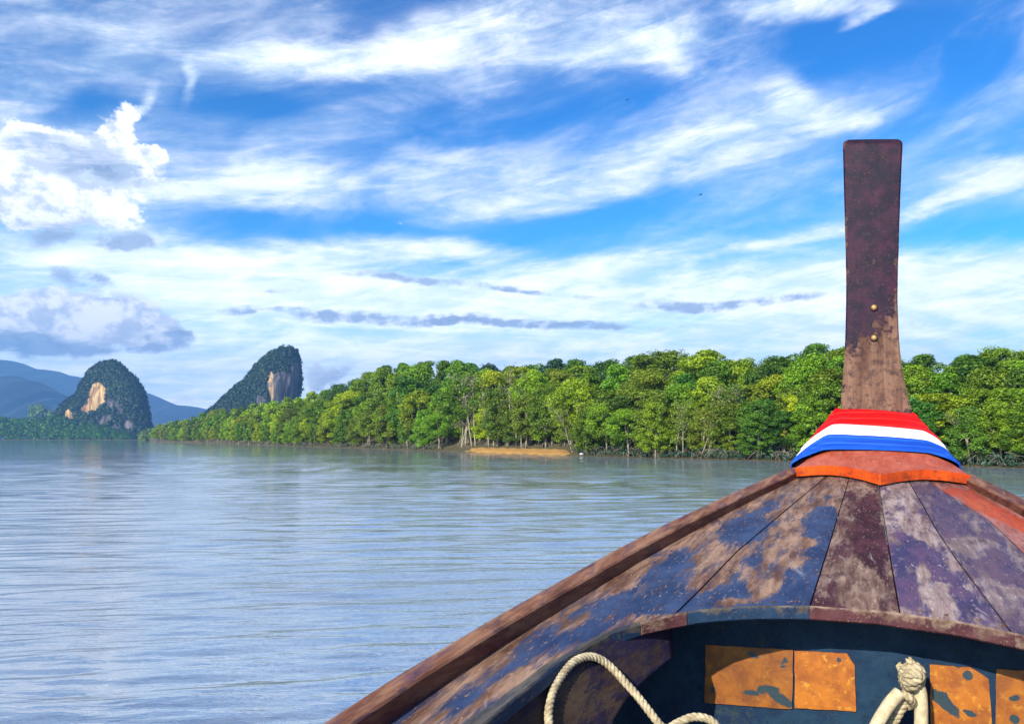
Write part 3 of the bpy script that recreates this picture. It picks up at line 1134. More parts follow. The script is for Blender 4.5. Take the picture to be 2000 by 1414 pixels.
# ---- painted wood: soft paint field per vertex, ragged in the shader
def wood_material(name, paint, wood1, wood2, dark=(0.03, 0.02, 0.02), edge=.19, paint2=None, rough=.72, spec=.16, grain=(34, 3.0, 34), spots=.5, stain=.5, chalk=.0):
    m, t = material(name)
    co = t.new('ShaderNodeTexCoord').outputs['Object']
    pa = attr(t, 'paint').outputs['Fac']
    g1 = t.noise(t.mapping(co, scale=grain), 1.0, 6, .65, .4)
    g2 = t.noise(t.mapping(co, scale=(1, .4, 1)), 15.0, 6, .65)
    g3 = t.noise(t.mapping(co, scale=(1, .12, 1)), 42.0, 5, .7)
    g4 = t.noise(t.mapping(co, scale=(2.2, .5, 2.2)), 80.0, 3, .6)
    wood = t.mix(t.ramp(g1, .32, .68), wood1, wood2)
    wood = t.mix(t.math('MULTIPLY', t.ramp(g2, .50, .68), .55), wood, dark)
    wood = t.mix(t.math('MULTIPLY', t.ramp(g4, .60, .72), spots), wood, (min(1, wood2[0] * 1.7), min(1, wood2[1] * 1.65), min(1, wood2[2] * 1.6)))
    wood = t.mix(t.math('MULTIPLY', t.ramp(g3, .50, .62), t.math('MULTIPLY', stain, 1.0)), wood, paint)
    p2 = paint2 or tuple(v * 1.6 + .02 for v in paint)
    pc = t.mix(t.ramp(g2, .38, .66), paint, p2)
    pc = t.mix(t.math('MULTIPLY', t.ramp(g3, .52, .70), .45), pc, dark)
    f = t.math('ADD', pa, t.math('ADD', t.math('MULTIPLY', t.math('SUBTRACT', g3, .5), 1.25), t.math('ADD', t.math('MULTIPLY', t.math('SUBTRACT', g1, .5), 1.15), t.math('MULTIPLY', t.math('SUBTRACT', g2, .5), .9))))
    f = t.ramp(f, .5 - edge, .5 + edge)
    # scuffs right through the paint
    f = t.math('MULTIPLY', f, t.ramp(t.math('ADD', g4, t.math('MULTIPLY', g3, .5)), .86, .93, 1.0, .25))
    c = t.mix(f, wood, pc)
    g5 = t.noise(t.turned(co, 14, (30, 5, 30)), 1.0, 6, .7, .8)
    c = t.mix(t.math('MULTIPLY', t.ramp(g5, .60, .72), chalk), c, (.50, .43, .39))
    g6 = t.noise(t.turned(co, -8, (55, 6, 55)), 1.0, 5, .7, .6)
    c = t.mix(t.math('MULTIPLY', t.ramp(g6, .60, .70), .55), c, dark)
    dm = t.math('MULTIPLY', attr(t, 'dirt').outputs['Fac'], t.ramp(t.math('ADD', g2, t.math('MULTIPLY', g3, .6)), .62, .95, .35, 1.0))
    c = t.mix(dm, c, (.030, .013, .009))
    t.link(c, t.bs.inputs['Base Color'])
    t.put(t.bs.inputs['Roughness'], t.math('ADD', t.math('MULTIPLY', f, -.12), rough))
    t.bs.inputs['Specular IOR Level'].default_value = spec
    h = t.math('ADD', t.math('MULTIPLY', f, .5), t.math('ADD', t.math('MULTIPLY', g1, .6), t.math('MULTIPLY', g3, .4)))
    bump(t, h, .55, .0035)
    return m


TAN1, TAN2 = (.115, .050, .030), (.37, .222, .145)
W_BLUE = wood_material('blue_paint_wood', (.014, .029, .082), TAN1, TAN2, (.035, .022, .024), paint2=(.040, .064, .140), chalk=.42)
W_MAROON = wood_material('maroon_paint_wood', (.034, .006, .008), (.105, .050, .034), (.38, .25, .185), (.016, .006, .006), paint2=(.095, .026, .030), chalk=.42)
W_PURPLE = wood_material('violet_paint_wood', (.040, .034, .095), (.16, .090, .080), (.46, .34, .30), (.04, .018, .030), paint2=(.115, .060, .115), chalk=.42)
W_GREY = wood_material('grey_violet_paint_wood', (.050, .036, .085), (.15, .095, .090), (.36, .27, .26), (.025, .018, .034), paint2=(.12, .068, .10), chalk=.42)
W_ORANGE = wood_material('orange_paint_wood', (.45, .052, .006), (.22, .075, .06), (.42, .18, .15), (.10, .02, .02), paint2=(.54, .10, .018), chalk=.42)
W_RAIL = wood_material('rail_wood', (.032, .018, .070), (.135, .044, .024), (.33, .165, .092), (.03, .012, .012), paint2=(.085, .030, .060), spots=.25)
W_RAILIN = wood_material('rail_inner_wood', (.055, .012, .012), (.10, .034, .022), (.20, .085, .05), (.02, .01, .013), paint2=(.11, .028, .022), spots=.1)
W_POST = wood_material('post_wood', (.0042, .0022, .013), (.080, .036, .024), (.19, .105, .068), (.004, .003, .007), paint2=(.030, .006, .021), grain=(26, 26, 2.2), spots=.04, chalk=.06)
W_BEAM_B = wood_material('beam_blue', (.007, .020, .052), (.06, .05, .04), (.13, .11, .09), (.006, .010, .02), paint2=(.014, .036, .075), spots=.1)
W_BEAM_M = wood_material('beam_maroon', (.050, .014, .018), (.10, .055, .038), (.26, .18, .13), (.02, .01, .012), paint2=(.090, .030, .034), spots=.3)
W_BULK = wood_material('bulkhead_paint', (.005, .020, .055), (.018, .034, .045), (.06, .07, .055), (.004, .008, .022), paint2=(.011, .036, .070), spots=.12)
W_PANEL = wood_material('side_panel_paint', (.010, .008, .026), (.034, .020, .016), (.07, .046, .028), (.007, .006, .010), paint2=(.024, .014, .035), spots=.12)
W_HULL = wood_material('hull_wood', (.10, .04, .02), (.12, .06, .035), (.25, .15, .09), (.03, .02, .02), spots=.1)


def blob_field(P, blobs, base):
    """P (n,2) deck coordinates; blobs: (x, d, 2x2 shape, value)"""
    f = np.full(len(P), base, float)
    for (x, d, Ji, val) in blobs:
        q = np.stack([P[:, 0] - x, P[:, 1] - d], 1) @ Ji.T
        e = (q ** 2).sum(1)
        k = np.exp(-e * .9)
        f = f * (1 - k) + val * k
    return f


def px_blobs(L):
    """paint patches given where the photograph shows them, turned into deck coordinates"""
    out = []
    for (px, py, rx, ry, ang, val) in L:
        c = deck_hit(px, py)
        a = R(ang)
        ux = deck_hit(px + math.cos(a) * 12, py - math.sin(a) * 12) - c
        uy = deck_hit(px - math.sin(a) * 4, py - math.cos(a) * 4) - c
        J = np.stack([ux / 12 * rx, uy / 4 * ry], 1) * 1.12
        out.append((c[0], c[1], np.linalg.inv(J), val))
    return out


DECK_BLOBS = px_blobs([
    (1612, 1012, 34, 26, 0, 1.0), (1600, 1070, 30, 50, 0, 1.1), (1570, 1125, 50, 40, 0, 1.1), (1520, 1165, 90, 24, 0, 1.0), (1430, 1160, 70, 22, 0, 1.0),
    (1450, 1032, 48, 24, 15, 1.0), (1500, 990, 26, 12, 20, .7), (1470, 1090, 30, 20, 20, .75), (1312, 1105, 60, 22, 28, .95), (1285, 1168, 75, 22, 14, 1.0), (1350, 1178, 70, 16, 8, 1.0),
    (1165, 1190, 60, 14, 24, .85), (1085, 1245, 62, 20, 26, .95), (1220, 1185, 44, 13, 20, .85), (1155, 1236, 44, 18, 25, 1.0), (834, 1352, 44, 10, 32, .8), (768, 1400, 44, 14, 30, .95), (906, 1366, 42, 12, 32, .8), (955, 1388, 40, 10, 36, .85), (1040, 1300, 18, 30, 30, .6), (990, 1310, 30, 8, 30, .6),
    (1550, 1095, 22, 13, 0, -.1), (1573, 1060, 22, 8, 0, -.1), (1495, 1142, 28, 22, 20, -.2), (1440, 1175, 26, 6, 0, 0), (1553, 1000, 30, 12, 20, .1), (1400, 1130, 40, 14, 25, -.1), (1385, 1075, 30, 12, 25, .1), (1120, 1215, 40, 8, 28, .1), (1010, 1330, 40, 14, 32, -.2),
])
D_BLOBS = px_blobs([(1785, 1075, 34, 30, 0, 1.1), (1822, 1105, 30, 18, -30, 1.0), (1770, 1140, 20, 24, 0, .9), (1860, 1180, 40, 14, 0, .95), (1775, 1175, 24, 10, 0, .8), (1790, 1000, 24, 10, -30, .55), (1840, 1000, 20, 14, -30, .9), (1845, 1130, 30, 16, -30, .8),
                    (1762, 970, 26, 16, 0, -.2), (1800, 1035, 40, 14, -30, -.4), (1806, 1128, 10, 22, 10, -.5), (1838, 1172, 26, 12, -20, -.4), (1830, 1145, 14, 8, 0, -.2)])
E_BLOBS = px_blobs([(1890, 1062, 34, 7, 0, -1.0), (1900, 1100, 40, 20, -40, .6), (1950, 1160, 40, 16, -40, .15), (1850, 1000, 30, 20, -40, .9), (1960, 1110, 40, 14, -40, .8)])
C_BLOBS = px_blobs([(1690, 985, 30, 22, 0, .75), (1690, 1050, 24, 34, 0, 1.25), (1700, 1090, 20, 20, 0, 1.0), (1650, 1120, 40, 22, 0, .0), (1680, 1160, 50, 18, 0, .05), (1620, 1165, 24, 22, 0, .6), (1600, 1180, 30, 10, 0, .8), (1640, 1080, 20, 20, 0, .45), (1735, 1150, 14, 30, 0, .7), (1690, 950, 30, 10, 0, .3)])
F_BLOBS = px_blobs([(1900, 975, 26, 12, -30, 1.1), (1950, 1000, 40, 10, -30, 1.2), (1990, 1025, 40, 8, -30, 1.0), (1860, 960, 26, 8, 0, .8)])

SEAM = {
    'L1': ([.95, 1.45, 1.57, 1.75, 2.11, 2.78, 3.25, 3.55], [-.50, -.44, -.352, -.34, -.32, -.25, -.20, -.17]),
    'L2': ([1.5, 1.66, 2.33, 3.25, 3.55], [-.122, -.12, -.11, -.10, -.095]),
    'R1': ([1.5, 1.68, 2.25, 3.26, 3.55], [.036, .033, .02, .0, -.005]),
    'R2b': ([1.5, 1.69, 2.16, 2.46, 3.25, 3.55], [.212, .20, .16, .14, .105, .095]),
    'R2': ([1.5, 1.62, 2.32, 2.73, 3.25, 3.55], [.36, .345, .316, .287, .19, .15]),
}


def seam(n, d):
    return np.interp(d, SEAM[n][0], SEAM[n][1])


def plank(left, right, mat, blobs, base, nx, nd, dz=0.0, label=None):
    """one deck board between two seam functions, from the aft deck edge to under the bow plate"""
    V, P = [], []
    gap = .0016
    us = np.linspace(0, 1, nx)
    for i in range(nd):
        v = i / (nd - 1)
        # aft end follows the deck edge
        xa = np.array([left(1.62) + gap + (right(1.62) - left(1.62) - 2 * gap) * u for u in us])
        d0 = np.array([edge_d(x) for x in xa])
        dd = d0 + (3.56 - d0) * v
        xs = np.array([left(d) + gap + (right(d) - left(d) - 2 * gap) * u for d, u in zip(dd, us)])
        V.append(np.stack([xs, dd, zdeck(xs, dd) + dz - .0016 * (np.abs(2 * us - 1) ** 8)], 1))
    V = np.vstack(V)
    return finish_plank(V, nd, nx, mat, blobs, base, label)


def finish_plank(V, nr, nc, mat, blobs, base, label=None, name='deck_plank'):
    n0 = len(V)
    V[:, 2] += .0012 * fbm(V * np.array([9, 3, 1]), 3, 3)
    pf = blob_field(V[:, :2], blobs, base)
    B = V.copy()
    B[:, 2] -= .017
    fc = grid_faces(nr, nc)
    allf = [tuple(q) for q in fc] + [tuple(q[::-1] + n0) for q in fc]
    ring = [i for i in range(nc)] + [k * nc + nc - 1 for k in range(1, nr)] + [(nr - 1) * nc + j for j in range(nc - 2, -1, -1)] + [k * nc for k in range(nr - 2, 0, -1)]
    for a, b in zip(ring, ring[1:] + ring[:1]):
        allf.append((b, a, a + n0, b + n0))
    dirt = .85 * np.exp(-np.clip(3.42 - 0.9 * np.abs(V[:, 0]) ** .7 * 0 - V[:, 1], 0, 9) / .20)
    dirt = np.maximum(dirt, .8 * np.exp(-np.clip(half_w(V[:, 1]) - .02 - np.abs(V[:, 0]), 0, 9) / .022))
    o = mesh_obj(name, np.vstack([V, B]), allf, mat, boat, False, {'paint': ('POINT', np.concatenate([pf, pf])), 'dirt': ('POINT', np.concatenate([dirt, dirt]))})
    if label:
        o['label'] = label
    return o


plank(lambda d: seam('L1', d), lambda d: seam('L2', d), W_BLUE, DECK_BLOBS, .18, 22, 150, label='broad deck board with mostly intact blue paint')
plank(lambda d: seam('L2', d), lambda d: seam('R1', d), W_MAROON, C_BLOBS, .5, 18, 150, .001, 'dark maroon centre board worn to speckled wood at its aft end')
plank(lambda d: seam('R1', d), lambda d: seam('R2b', d), W_PURPLE, D_BLOBS, .45, 18, 150, 0, 'violet board with a blue patch and white scuffs')
plank(lambda d: seam('R2b', d), lambda d: seam('R2', d), W_GREY, E_BLOBS, .55, 14, 130, .001, 'greyish violet board right of the centre boards')


def side_plank(sgn, mat, blobs, base, label):
    inner = 'L1' if sgn < 0 else 'R2'
    ds = np.concatenate([np.linspace(-3.2, .8, 40), np.linspace(.82, 3.56, 190)])
    us = np.linspace(0, 1, 24)
    V = []
    for d in ds:
        xo = half_w(d) - .02
        sm = abs(seam(inner, d)) if d > .95 else 9
        ex = edge_x(d)
        # aft of the deck edge the board becomes the side deck
        xi = ex if d < edge_d(sm if sm < 2 else .6) else sm
        xi = min(xi, xo - .01) + .0016
        xs = sgn * (xi + (xo - xi) * us)
        V.append(np.stack([xs, np.full_like(xs, d), zdeck(xs, np.full_like(xs, d))], 1))
    V = np.vstack(V)
    return finish_plank(V, len(ds), len(us), mat, blobs, base, label)


side_plank(-1, W_BLUE, DECK_BLOBS, .16, 'long side board with weathered bare wood and ragged blue patches')
side_plank(1, W_ORANGE, F_BLOBS, .12, 'side board rubbed to pink with orange paint along the rail')


# ---- thick lip round the cockpit opening, in jointed lengths
def beam(x0, x1, mat, label, base=.75, far=False):
    xs = np.linspace(x0, x1, 40)
    if far:                                   # from the corner back along the side deck
        s = np.sign(x0)
        t_ = np.linspace(0, 1, 80)
        d = x1 + (edge_d(x0) - x1) * (1 - t_)
        xs = s * edge_x(d)
    else:
        d = np.array([edge_d(x) for x in xs])
    pts = np.stack([xs, d], 1)
    T = np.gradient(pts, axis=0)
    T /= np.linalg.norm(T, axis=1, keepdims=True)
    Nn = np.stack([T[:, 1], -T[:, 0]], 1)
    # point into the opening (aft / inboard)
    ref = np.array([0, .9]) - pts
    Nn *= np.sign((Nn * ref).sum(1))[:, None]
    zt = zdeck(xs, d)
    sec = [(-.030, .0030), (.0035, .0030), (.0065, -.001), (.0065, -.020), (.0030, -.023), (-.030, -.023)]
    V = []
    for k in range(len(pts)):
        for (o_, h) in sec:
            hh = h if o_ > -.02 or h < 0 else -.004
            p = pts[k] + Nn[k] * o_
            V.append((p[0], p[1], zt[k] + hh))
    V = np.array(V)
    V += .0009 * fbm(V * 30, 2, 8)[:, None] * np.array([.6, .6, 1])
    nc = len(sec)
    f = [tuple(q) for q in grid_faces(len(pts), nc, True)] + [tuple(range(nc)), tuple((len(pts) - 1) * nc + j for j in range(nc - 1, -1, -1))]
    pf = np.tile(np.array([.0, .05, .5, base, base, base]), len(pts))
    o = mesh_obj('deck_lip', V, f, mat, boat, False, {'paint': ('POINT', pf)})
    o['label'] = label
    return o


beam(-.405, -.3345, W_BEAM_M, 'short maroon length of the deck edge', .6)
beam(-.333, -.1215, W_BEAM_B, 'blue length of the deck edge', .9)
beam(-.120, .2065, W_BEAM_M, 'maroon length of the deck edge with a worn pale lip', .75)
beam(.208, .47, W_BEAM_M, 'right-hand length of the deck edge', .7)
beam(-.4065, -3.2, W_BEAM_B, 'curved blue deck edge along the left side', .85, True)
beam(.4715, -3.2, W_BEAM_B, 'curved deck edge along the right side', .85, True)


# ---- rails on the gunwales, in two lengths
def rail(sgn, d0, d1, label):
    ds = np.linspace(d0, d1, max(12, int((d1 - d0) * 40)))
    V, pf = [], []
    for d in ds:
        w = float(half_w(d))
        tw = float(np.interp(d, [.8, 1.2, 2.2, 3.5], [.034, .036, .049, .056]))
        hh = float(np.interp(d, [.8, 1.5, 2.5, 3.5], [.028, .032, .038, .043]))
        z = float(sheer(d))
        for (x, zz_, p) in ((w + .004, z - .09, .6), (w + .006, z - .006, .4), (w, z, .35), (w - tw * .5, z + .002, .3), (w - tw + .003, z, .3), (w - tw, z - .004, .4), (w - tw + .002, z - hh - .03, .7), (w - .012, z - .09, .7)):
            V.append((sgn * x, d, zz_))
            pf.append(p)
    V = np.array(V)
    V += .0022 * fbm(V * np.array([8, 4, 8]), 3, 17)[:, None] * np.array([1, 0, .6])
    pf = np.array(pf) + .30 * fbm(V * np.array([3, 2.2, 3]), 3, 12)
    nc = 8
    f = [tuple(q if sgn > 0 else q[::-1]) for q in grid_faces(len(ds), nc, True)] + [tuple(range(nc)), tuple((len(ds) - 1) * nc + j for j in range(nc - 1, -1, -1))]
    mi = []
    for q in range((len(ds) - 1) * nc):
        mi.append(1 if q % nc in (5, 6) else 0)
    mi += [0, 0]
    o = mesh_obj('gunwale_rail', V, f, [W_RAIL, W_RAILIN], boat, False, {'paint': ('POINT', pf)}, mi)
    o['label'] = label


rail(-1, 1.447, 3.60, 'left rail, forward length')
rail(-1, -3.6, 1.443, 'left rail, aft length')
rail(1, 1.447, 3.60, 'right rail, forward length')
rail(1, -3.6, 1.443, 'right rail, aft length')

# ---- hull shell
ds = np.concatenate([np.linspace(-4.0, 3.6, 70), np.linspace(3.65, 4.15, 14)])
sec_s = np.linspace(0, 1, 9)
V = []
for d in ds:
    w = float(half_w(d)) - .006
    zt = float(sheer(d)) - .05
    for s in np.concatenate([-sec_s[::-1], sec_s[1:]]):
        a = abs(s)
        # s = 1 at the sheer, 0 at the keel
        zk = -.25 + np.clip((d - 2.4) / 1.75, 0, 1) ** 2.2 * 1.9
        z = zk + (zt - zk) * a ** 1.5
        bow = np.clip((4.3 - d) / 2.6, 0.12, 1)
        x = w * (a ** (.55 + .5 * (1 - bow)))
        V.append((math.copysign(x, s) if a > 0 else 0.0, d, z))
nc = 17
o = mesh_obj('hull', V, grid_faces(len(ds), nc), W_HULL, boat, True, {'paint': ('POINT', np.full(len(V), .5))})
Vf = [(sx_ * (.38 if d > 0 else .32), d, .55 + .001 * (d > 0)) for d in (-3.8, 1.75) for sx_ in (-1, 1)]
mesh_obj('floor', Vf, [(0, 1, 3, 2)], W_BULK, boat, False, {'paint': ('POINT', np.full(4, .4))})

# ---- nail heads along the aft deck edge and under the bow plate
mb = MB()
r = np.random.default_rng(77)
for x in np.arange(-.40, .42, .043):
    for (dd0, n_) in ((.035, 1), (.9, 1)):
        x_ = x + r.uniform(-.008, .008)
        d_ = edge_d(x_) + dd0 + r.uniform(-.006, .006)
        if abs(x_) > half_w(d_) - .06:
            continue
        z_ = float(zdeck(x_, d_))
        mb.add(*tube(np.array([(x_, d_, z_ - .004), (x_, d_, z_ + .0016)]), .0032, 7))
nl_ = mb.build('nails', W_POST, boat, False)
nl_['kind'] = 'stuff'

# ---- bulkhead under the foredeck
BD = 1.80
nx, nz = 60, 50
V, pf = [], []
bp = blob_field
for i in range(nz):
    for j in range(nx):
        x = -.585 + 1.17 * j / (nx - 1)
        ztop = float(zdeck(x, BD)) - .026
        z = .56 + (ztop - .56) * i / (nz - 1)
        x *= min(1, ((z + .25) / 2.08) ** .40) * .995
        V.append((x, BD + .004 * math.sin(x * 30) * .3, z))
V = np.array(V)
pf = .8 + .25 * fbm(V * np.array([6, 1, 6]), 3, 2)
mesh_obj('bulkhead', V, grid_faces(nz, nx), W_BULK, boat, True, {'paint': ('POINT', pf)})

# ---- orange paint panels on the bulkhead, flaked
m_or, t = material('flaked_orange_paint')
co = t.new('ShaderNodeTexCoord').outputs['Object']
g = t.noise(co, 26.0, 6, .65, .3)
g2 = t.noise(co, 75.0, 4, .65)
g3 = t.noise(t.mapping(co, scale=(1, 1, 2.5)), 11.0, 5, .6, .5)
tn = attr(t, 'tone').outputs['Fac']
c = t.mix(t.ramp(g, .35, .65), (0.25, 0.060, 0.001), (0.42, 0.125, 0.0015))
c = t.mix(t.math('MULTIPLY', t.ramp(g2, .55, .72), .7), c, (0.60, 0.28, 0.020))
c = t.mix(t.math('MULTIPLY', tn, .85), c, t.mix(t.ramp(g, .3, .7), (0.075, 0.022, 0.003), (0.16, 0.052, 0.004)))
c = t.mix(t.ramp(t.math('ADD', attr(t, 'paint').outputs['Fac'], t.math('ADD', t.math('MULTIPLY', t.math('SUBTRACT', g3, .5), 1.3), t.math('MULTIPLY', t.math('SUBTRACT', g2, .5), .9))), .55, .64), c, (0.012, 0.030, 0.042))
t.link(c, t.bs.inputs['Base Color'])
t.bs.inputs['Roughness'].default_value = .5
bump(t, g, .5, .002)


def panel(corners, tone, holes, label, clip=None):
    """thin paint sheet on the bulkhead, corners as photo pixels: top-left, top-right, bottom-right, bottom-left"""
    dfr = BD - .006
    c = [at_d(px, py, dfr) for px, py in corners]
    n1, n2 = 44, 40
    V = []
    for i in range(n2):
        v = i / (n2 - 1)
        for j in range(n1):
            u = j / (n1 - 1)
            p = (c[0] * (1 - u) + c[1] * u) * (1 - v) + (c[3] * (1 - u) + c[2] * u) * v
            V.append(p)
    V = np.array(V)
    ragged = .0008 * fbm(V * 140, 2, 4)
    V[:, 0] += ragged
    V[:, 2] += ragged
    pf = np.zeros(len(V))
    for (px, py, rx, ry, ang, s) in holes:
        h = at_d(px, py, dfr)
        k = dfr / F * 1.05
        e = in_ell(V[:, 0], V[:, 2], h[0], h[2], rx * k, ry * k, ang)
        pf = np.maximum(pf, s * np.exp(-e ** 1.6 * .8))
    n0 = len(V)
    Bk = V.copy()
    Bk[:, 1] += .003
    f = [tuple(q[::-1]) for q in grid_faces(n2, n1)]
    ring = list(range(n1)) + [k * n1 + n1 - 1 for k in range(1, n2)] + [(n2 - 1) * n1 + j for j in range(n1 - 2, -1, -1)] + [k * n1 for k in range(n2 - 2, 0, -1)]
    for a, b in zip(ring, ring[1:] + ring[:1]):
        f.append((a, b, b + n0, a + n0))
    if clip is not None:
        # cut a corner off by pulling it in
        ci, amt = clip
        q = V[:n0].reshape(n2, n1, 3)
        for i in range(n2):
            for j in range(n1):
                u, v = j / (n1 - 1), i / (n2 - 1)
                k = max(0, (u - (1 - amt)) / amt) * max(0, 1 - v / (amt * 1.6))
                q[i, j, 2] -= .020 * k
        Bk = V.copy()
        Bk[:, 1] += .003
    o = mesh_obj('orange_panel', np.vstack([V, Bk]), f, m_or, boat, False, {'paint': ('POINT', np.concatenate([pf, pf])), 'tone': ('POINT', np.full(2 * n0, tone))})
    o['label'] = label


panel([(1378, 1258), (1549, 1269), (1547, 1384), (1376, 1372)], .75,
      [(1475, 1352, 30, 8, 8, .75), (1525, 1365, 24, 9, -25, 1.1), (1500, 1345, 26, 8, 0, .9), (1530, 1290, 16, 16, 0, .55), (1470, 1278, 16, 6, -15, .8), (1392, 1347, 5, 8, 0, .8), (1500, 1310, 10, 8, 0, .4)], 'dull rusty orange panel with dark flaked patches')
panel([(1552, 1270), (1668, 1276), (1672, 1389), (1552, 1382)], .05, [(1638, 1288, 5, 5, 0, .9), (1660, 1286, 10, 6, 0, .3)], 'bright orange panel nearly intact', (1, .12))
panel([(1816, 1297), (1930, 1304), (1940, 1445), (1818, 1436)], .2,
      [(1846, 1372, 26, 9, -42, 1.3), (1836, 1362, 12, 11, 0, 1.1), (1890, 1319, 9, 8, 0, 1.1), (1895, 1392, 12, 7, -20, .8), (1873, 1302, 8, 4, 0, .7), (1900, 1350, 8, 5, 0, .4)], 'orange panel with a wedge-shaped dark gap', (1, .3))
panel([(1946, 1306), (2062, 1313), (2062, 1452), (1944, 1446)], .45, [(1982, 1363, 9, 6, 30, .8), (1982, 1404, 8, 7, -30, 1.1)], 'reddish orange panel cut by the picture edge')

# ---- board below the left deck edge, on which the rope lies
A0 = np.array([.0, .0, .0])


def side_panel_pt(px, py, off=0.0):
    """hit of a photo pixel with the sloping side board"""
    r = bray(px, py)
    o_ = np.array([0, 0, CAMZ])
    p0 = np.array([-.475, 1.25, float(zdeck(-.475, 1.25)) - .045])
    along = np.array([.10, .30, .03])
    down = np.array([.26, -.02, -.40])
    n = np.cross(along, down)
    n /= np.linalg.norm(n)
    if n[0] < 0:
        n = -n
    s = ((p0 + n * off - o_) @ n) / (r @ n)
    return o_ + r * s


V = []
top = [(880, 1470), (930, 1424), (1000, 1372), (1050, 1330), (1100, 1294), (1150, 1264), (1200, 1245), (1260, 1230), (1312, 1222)]
bot = [(1000, 1560), (1060, 1540), (1110, 1500), (1150, 1470), (1185, 1440), (1205, 1395), (1235, 1352), (1270, 1318), (1316, 1280)]
tp, bt = catmull(top, 40), catmull(bot, 40)
for i in range(40):
    for j in range(24):
        q = tp[i] * (1 - j / 23) + bt[i] * (j / 23)
        V.append(side_panel_pt(q[0], q[1]))
V = np.array(V)
pf = .55 + .35 * fbm(V * 9, 3, 6)
o = mesh_obj('side_panel', V, grid_faces(40, 24), W_PANEL, boat, True, {'paint': ('POINT', pf)})
sm_ = o.modifiers.new('thick', 'SOLIDIFY')
sm_.thickness = .018
sm_.offset = -1 if o.data.polygons[0].normal.x > 0 else 1

# ---- orange bow plate with its bracket-shaped aft edge
bx = np.linspace(-.302, .312, 90)
ctl = np.array([(-.305, 3.485), (-.28, 3.455), (-.235, 3.43), (-.18, 3.395), (-.13, 3.345), (-.10, 3.305), (-.05, 3.225), (-.02, 3.165), (.006, 3.12), (.03, 3.155), (.06, 3.215), (.10, 3.28), (.15, 3.345), (.20, 3.39), (.25, 3.43), (.285, 3.465), (.315, 3.49)])
ad = np.interp(bx, ctl[:, 0], ctl[:, 1])
rows = 26
V, pf = [], []
for i in range(rows):
    v = i / (rows - 1)
    for j, x in enumerate(bx):
        # fore end lies under the cloth
        fx = x * .86
        s = abs(x) / .31
        fd = 3.70
        fz = CAMZ - .055 - .055 * max(0, (s - .62) / .38) ** 1.3 + .02
        az_ = float(zdeck(x, ad[j], .004))
        xx, d = x + (fx - x) * v, ad[j] + (fd - ad[j]) * v
        z = az_ + (fz - az_) * v ** 1.15
        V.append((xx, d, z))
V = np.array(V)
V[:, 2] += .0012 * fbm(V * 14, 3, 5)
n0 = len(V)
Bk = V.copy()
Bk[:, 2] -= .036
f = [tuple(q) for q in grid_faces(rows, len(bx))]
mi = [0] * len(f)
nb = len(bx)
f += [(j + 1, j, j + n0, j + 1 + n0) for j in range(nb - 1)]
mi += [1] * (nb - 1)
f += [((i + 1) * nb + n0, i * nb + n0, i * nb, (i + 1) * nb) for i in range(rows - 1)]
f += [(i * nb + nb - 1 + n0, (i + 1) * nb + nb - 1 + n0, (i + 1) * nb + nb - 1, i * nb + nb - 1) for i in range(rows - 1)]
mi += [0] * (2 * (rows - 1))
W_PLATE = wood_material('plate_top_paint', (.38, .055, .018), (.28, .085, .055), (.55, .27, .19), (.20, .035, .018), paint2=(.50, .12, .065), grain=(3.0, 30, 30), spots=.5)
W_PLATE_E = wood_material('plate_edge_paint', (.58, .055, .003), (.28, .04, .01), (.4, .08, .03), (.32, .03, .006), paint2=(.66, .085, .006), spots=.1)
pf = np.concatenate([.62 + .3 * fbm(V * np.array([4, 12, 4]), 3, 9), .62 + .3 * fbm(V * np.array([6, 3, 4]), 3, 19)])
o = mesh_obj('bow_plate', np.vstack([V, Bk]), f, [W_PLATE, W_PLATE_E], boat, False, {'paint': ('POINT', np.clip(pf, .3, 2))}, mi)
o['label'] = 'orange bow board with a bracket-shaped aft edge'

# ---- bow block and its cloth share one set of cross-sections (bottom to top)
SEC = {  # row: [(silhouette left), (crease left), (crease right), (silhouette right)] in photo pixels
    0.00: [(1548, 908), (1609, 880), (1816, 886.5), (1871, 909)],
    0.36: [(1556, 897), (1615, 852), (1810, 863), (1851, 887)],
    0.66: [(1575, 872), (1629, 829), (1802, 841), (1836, 867)],
    1.00: [(1633, 803), (1646, 801), (1772, 809), (1783, 812)],
}


def block_row(v, grow=0.0, ncol=72):
    ks = sorted(SEC)
    P = []
    for q in range(4):
        xs = [np.interp(v, ks, [SEC[k][q][0] for k in ks]), np.interp(v, ks, [SEC[k][q][1] for k in ks])]
        if q in (0, 3):
            d = 3.66 + .35 * v ** .9
        else:
            d = 3.615 + .40 * v
        P.append(at_d(xs[0], xs[1], d))
    wl = P[0] + np.array([-.004, .22, -.20 - .1 * v])
    wr = P[3] + np.array([.004, .22, -.20 - .1 * v])
    wl2 = wl + np.array([.06, .12, -.16])
    wr2 = wr + np.array([-.06, .12, -.16])
    pts = [wl2, wl, P[0], P[1], P[1] * .66 + P[2] * .34 + (0, -.004, .006), P[1] * .34 + P[2] * .66 + (0, -.004, .006), P[2], P[3], wr, wr2]
    c = catmull(pts, ncol)
    # keep creases a little crisper than the spline
    lin = np.stack([np.interp(np.linspace(0, 9, ncol), np.arange(10), np.array(pts)[:, k]) for k in range(3)], 1)
    c = c * .4 + lin * .6
    if grow:
        mid = (P[1] + P[2]) / 2 + np.array([0, .25, -.12])
        dv = c - mid
        c = c + dv / (np.linalg.norm(dv, axis=1, keepdims=True) + 1e-6) * grow
    return c


V = np.vstack([block_row(v, -.012) for v in np.linspace(0, 1, 20)])
mesh_obj('bow_block', V, grid_faces(20, 72), W_POST, boat, True, {'paint': ('POINT', np.full(len(V), .5))})

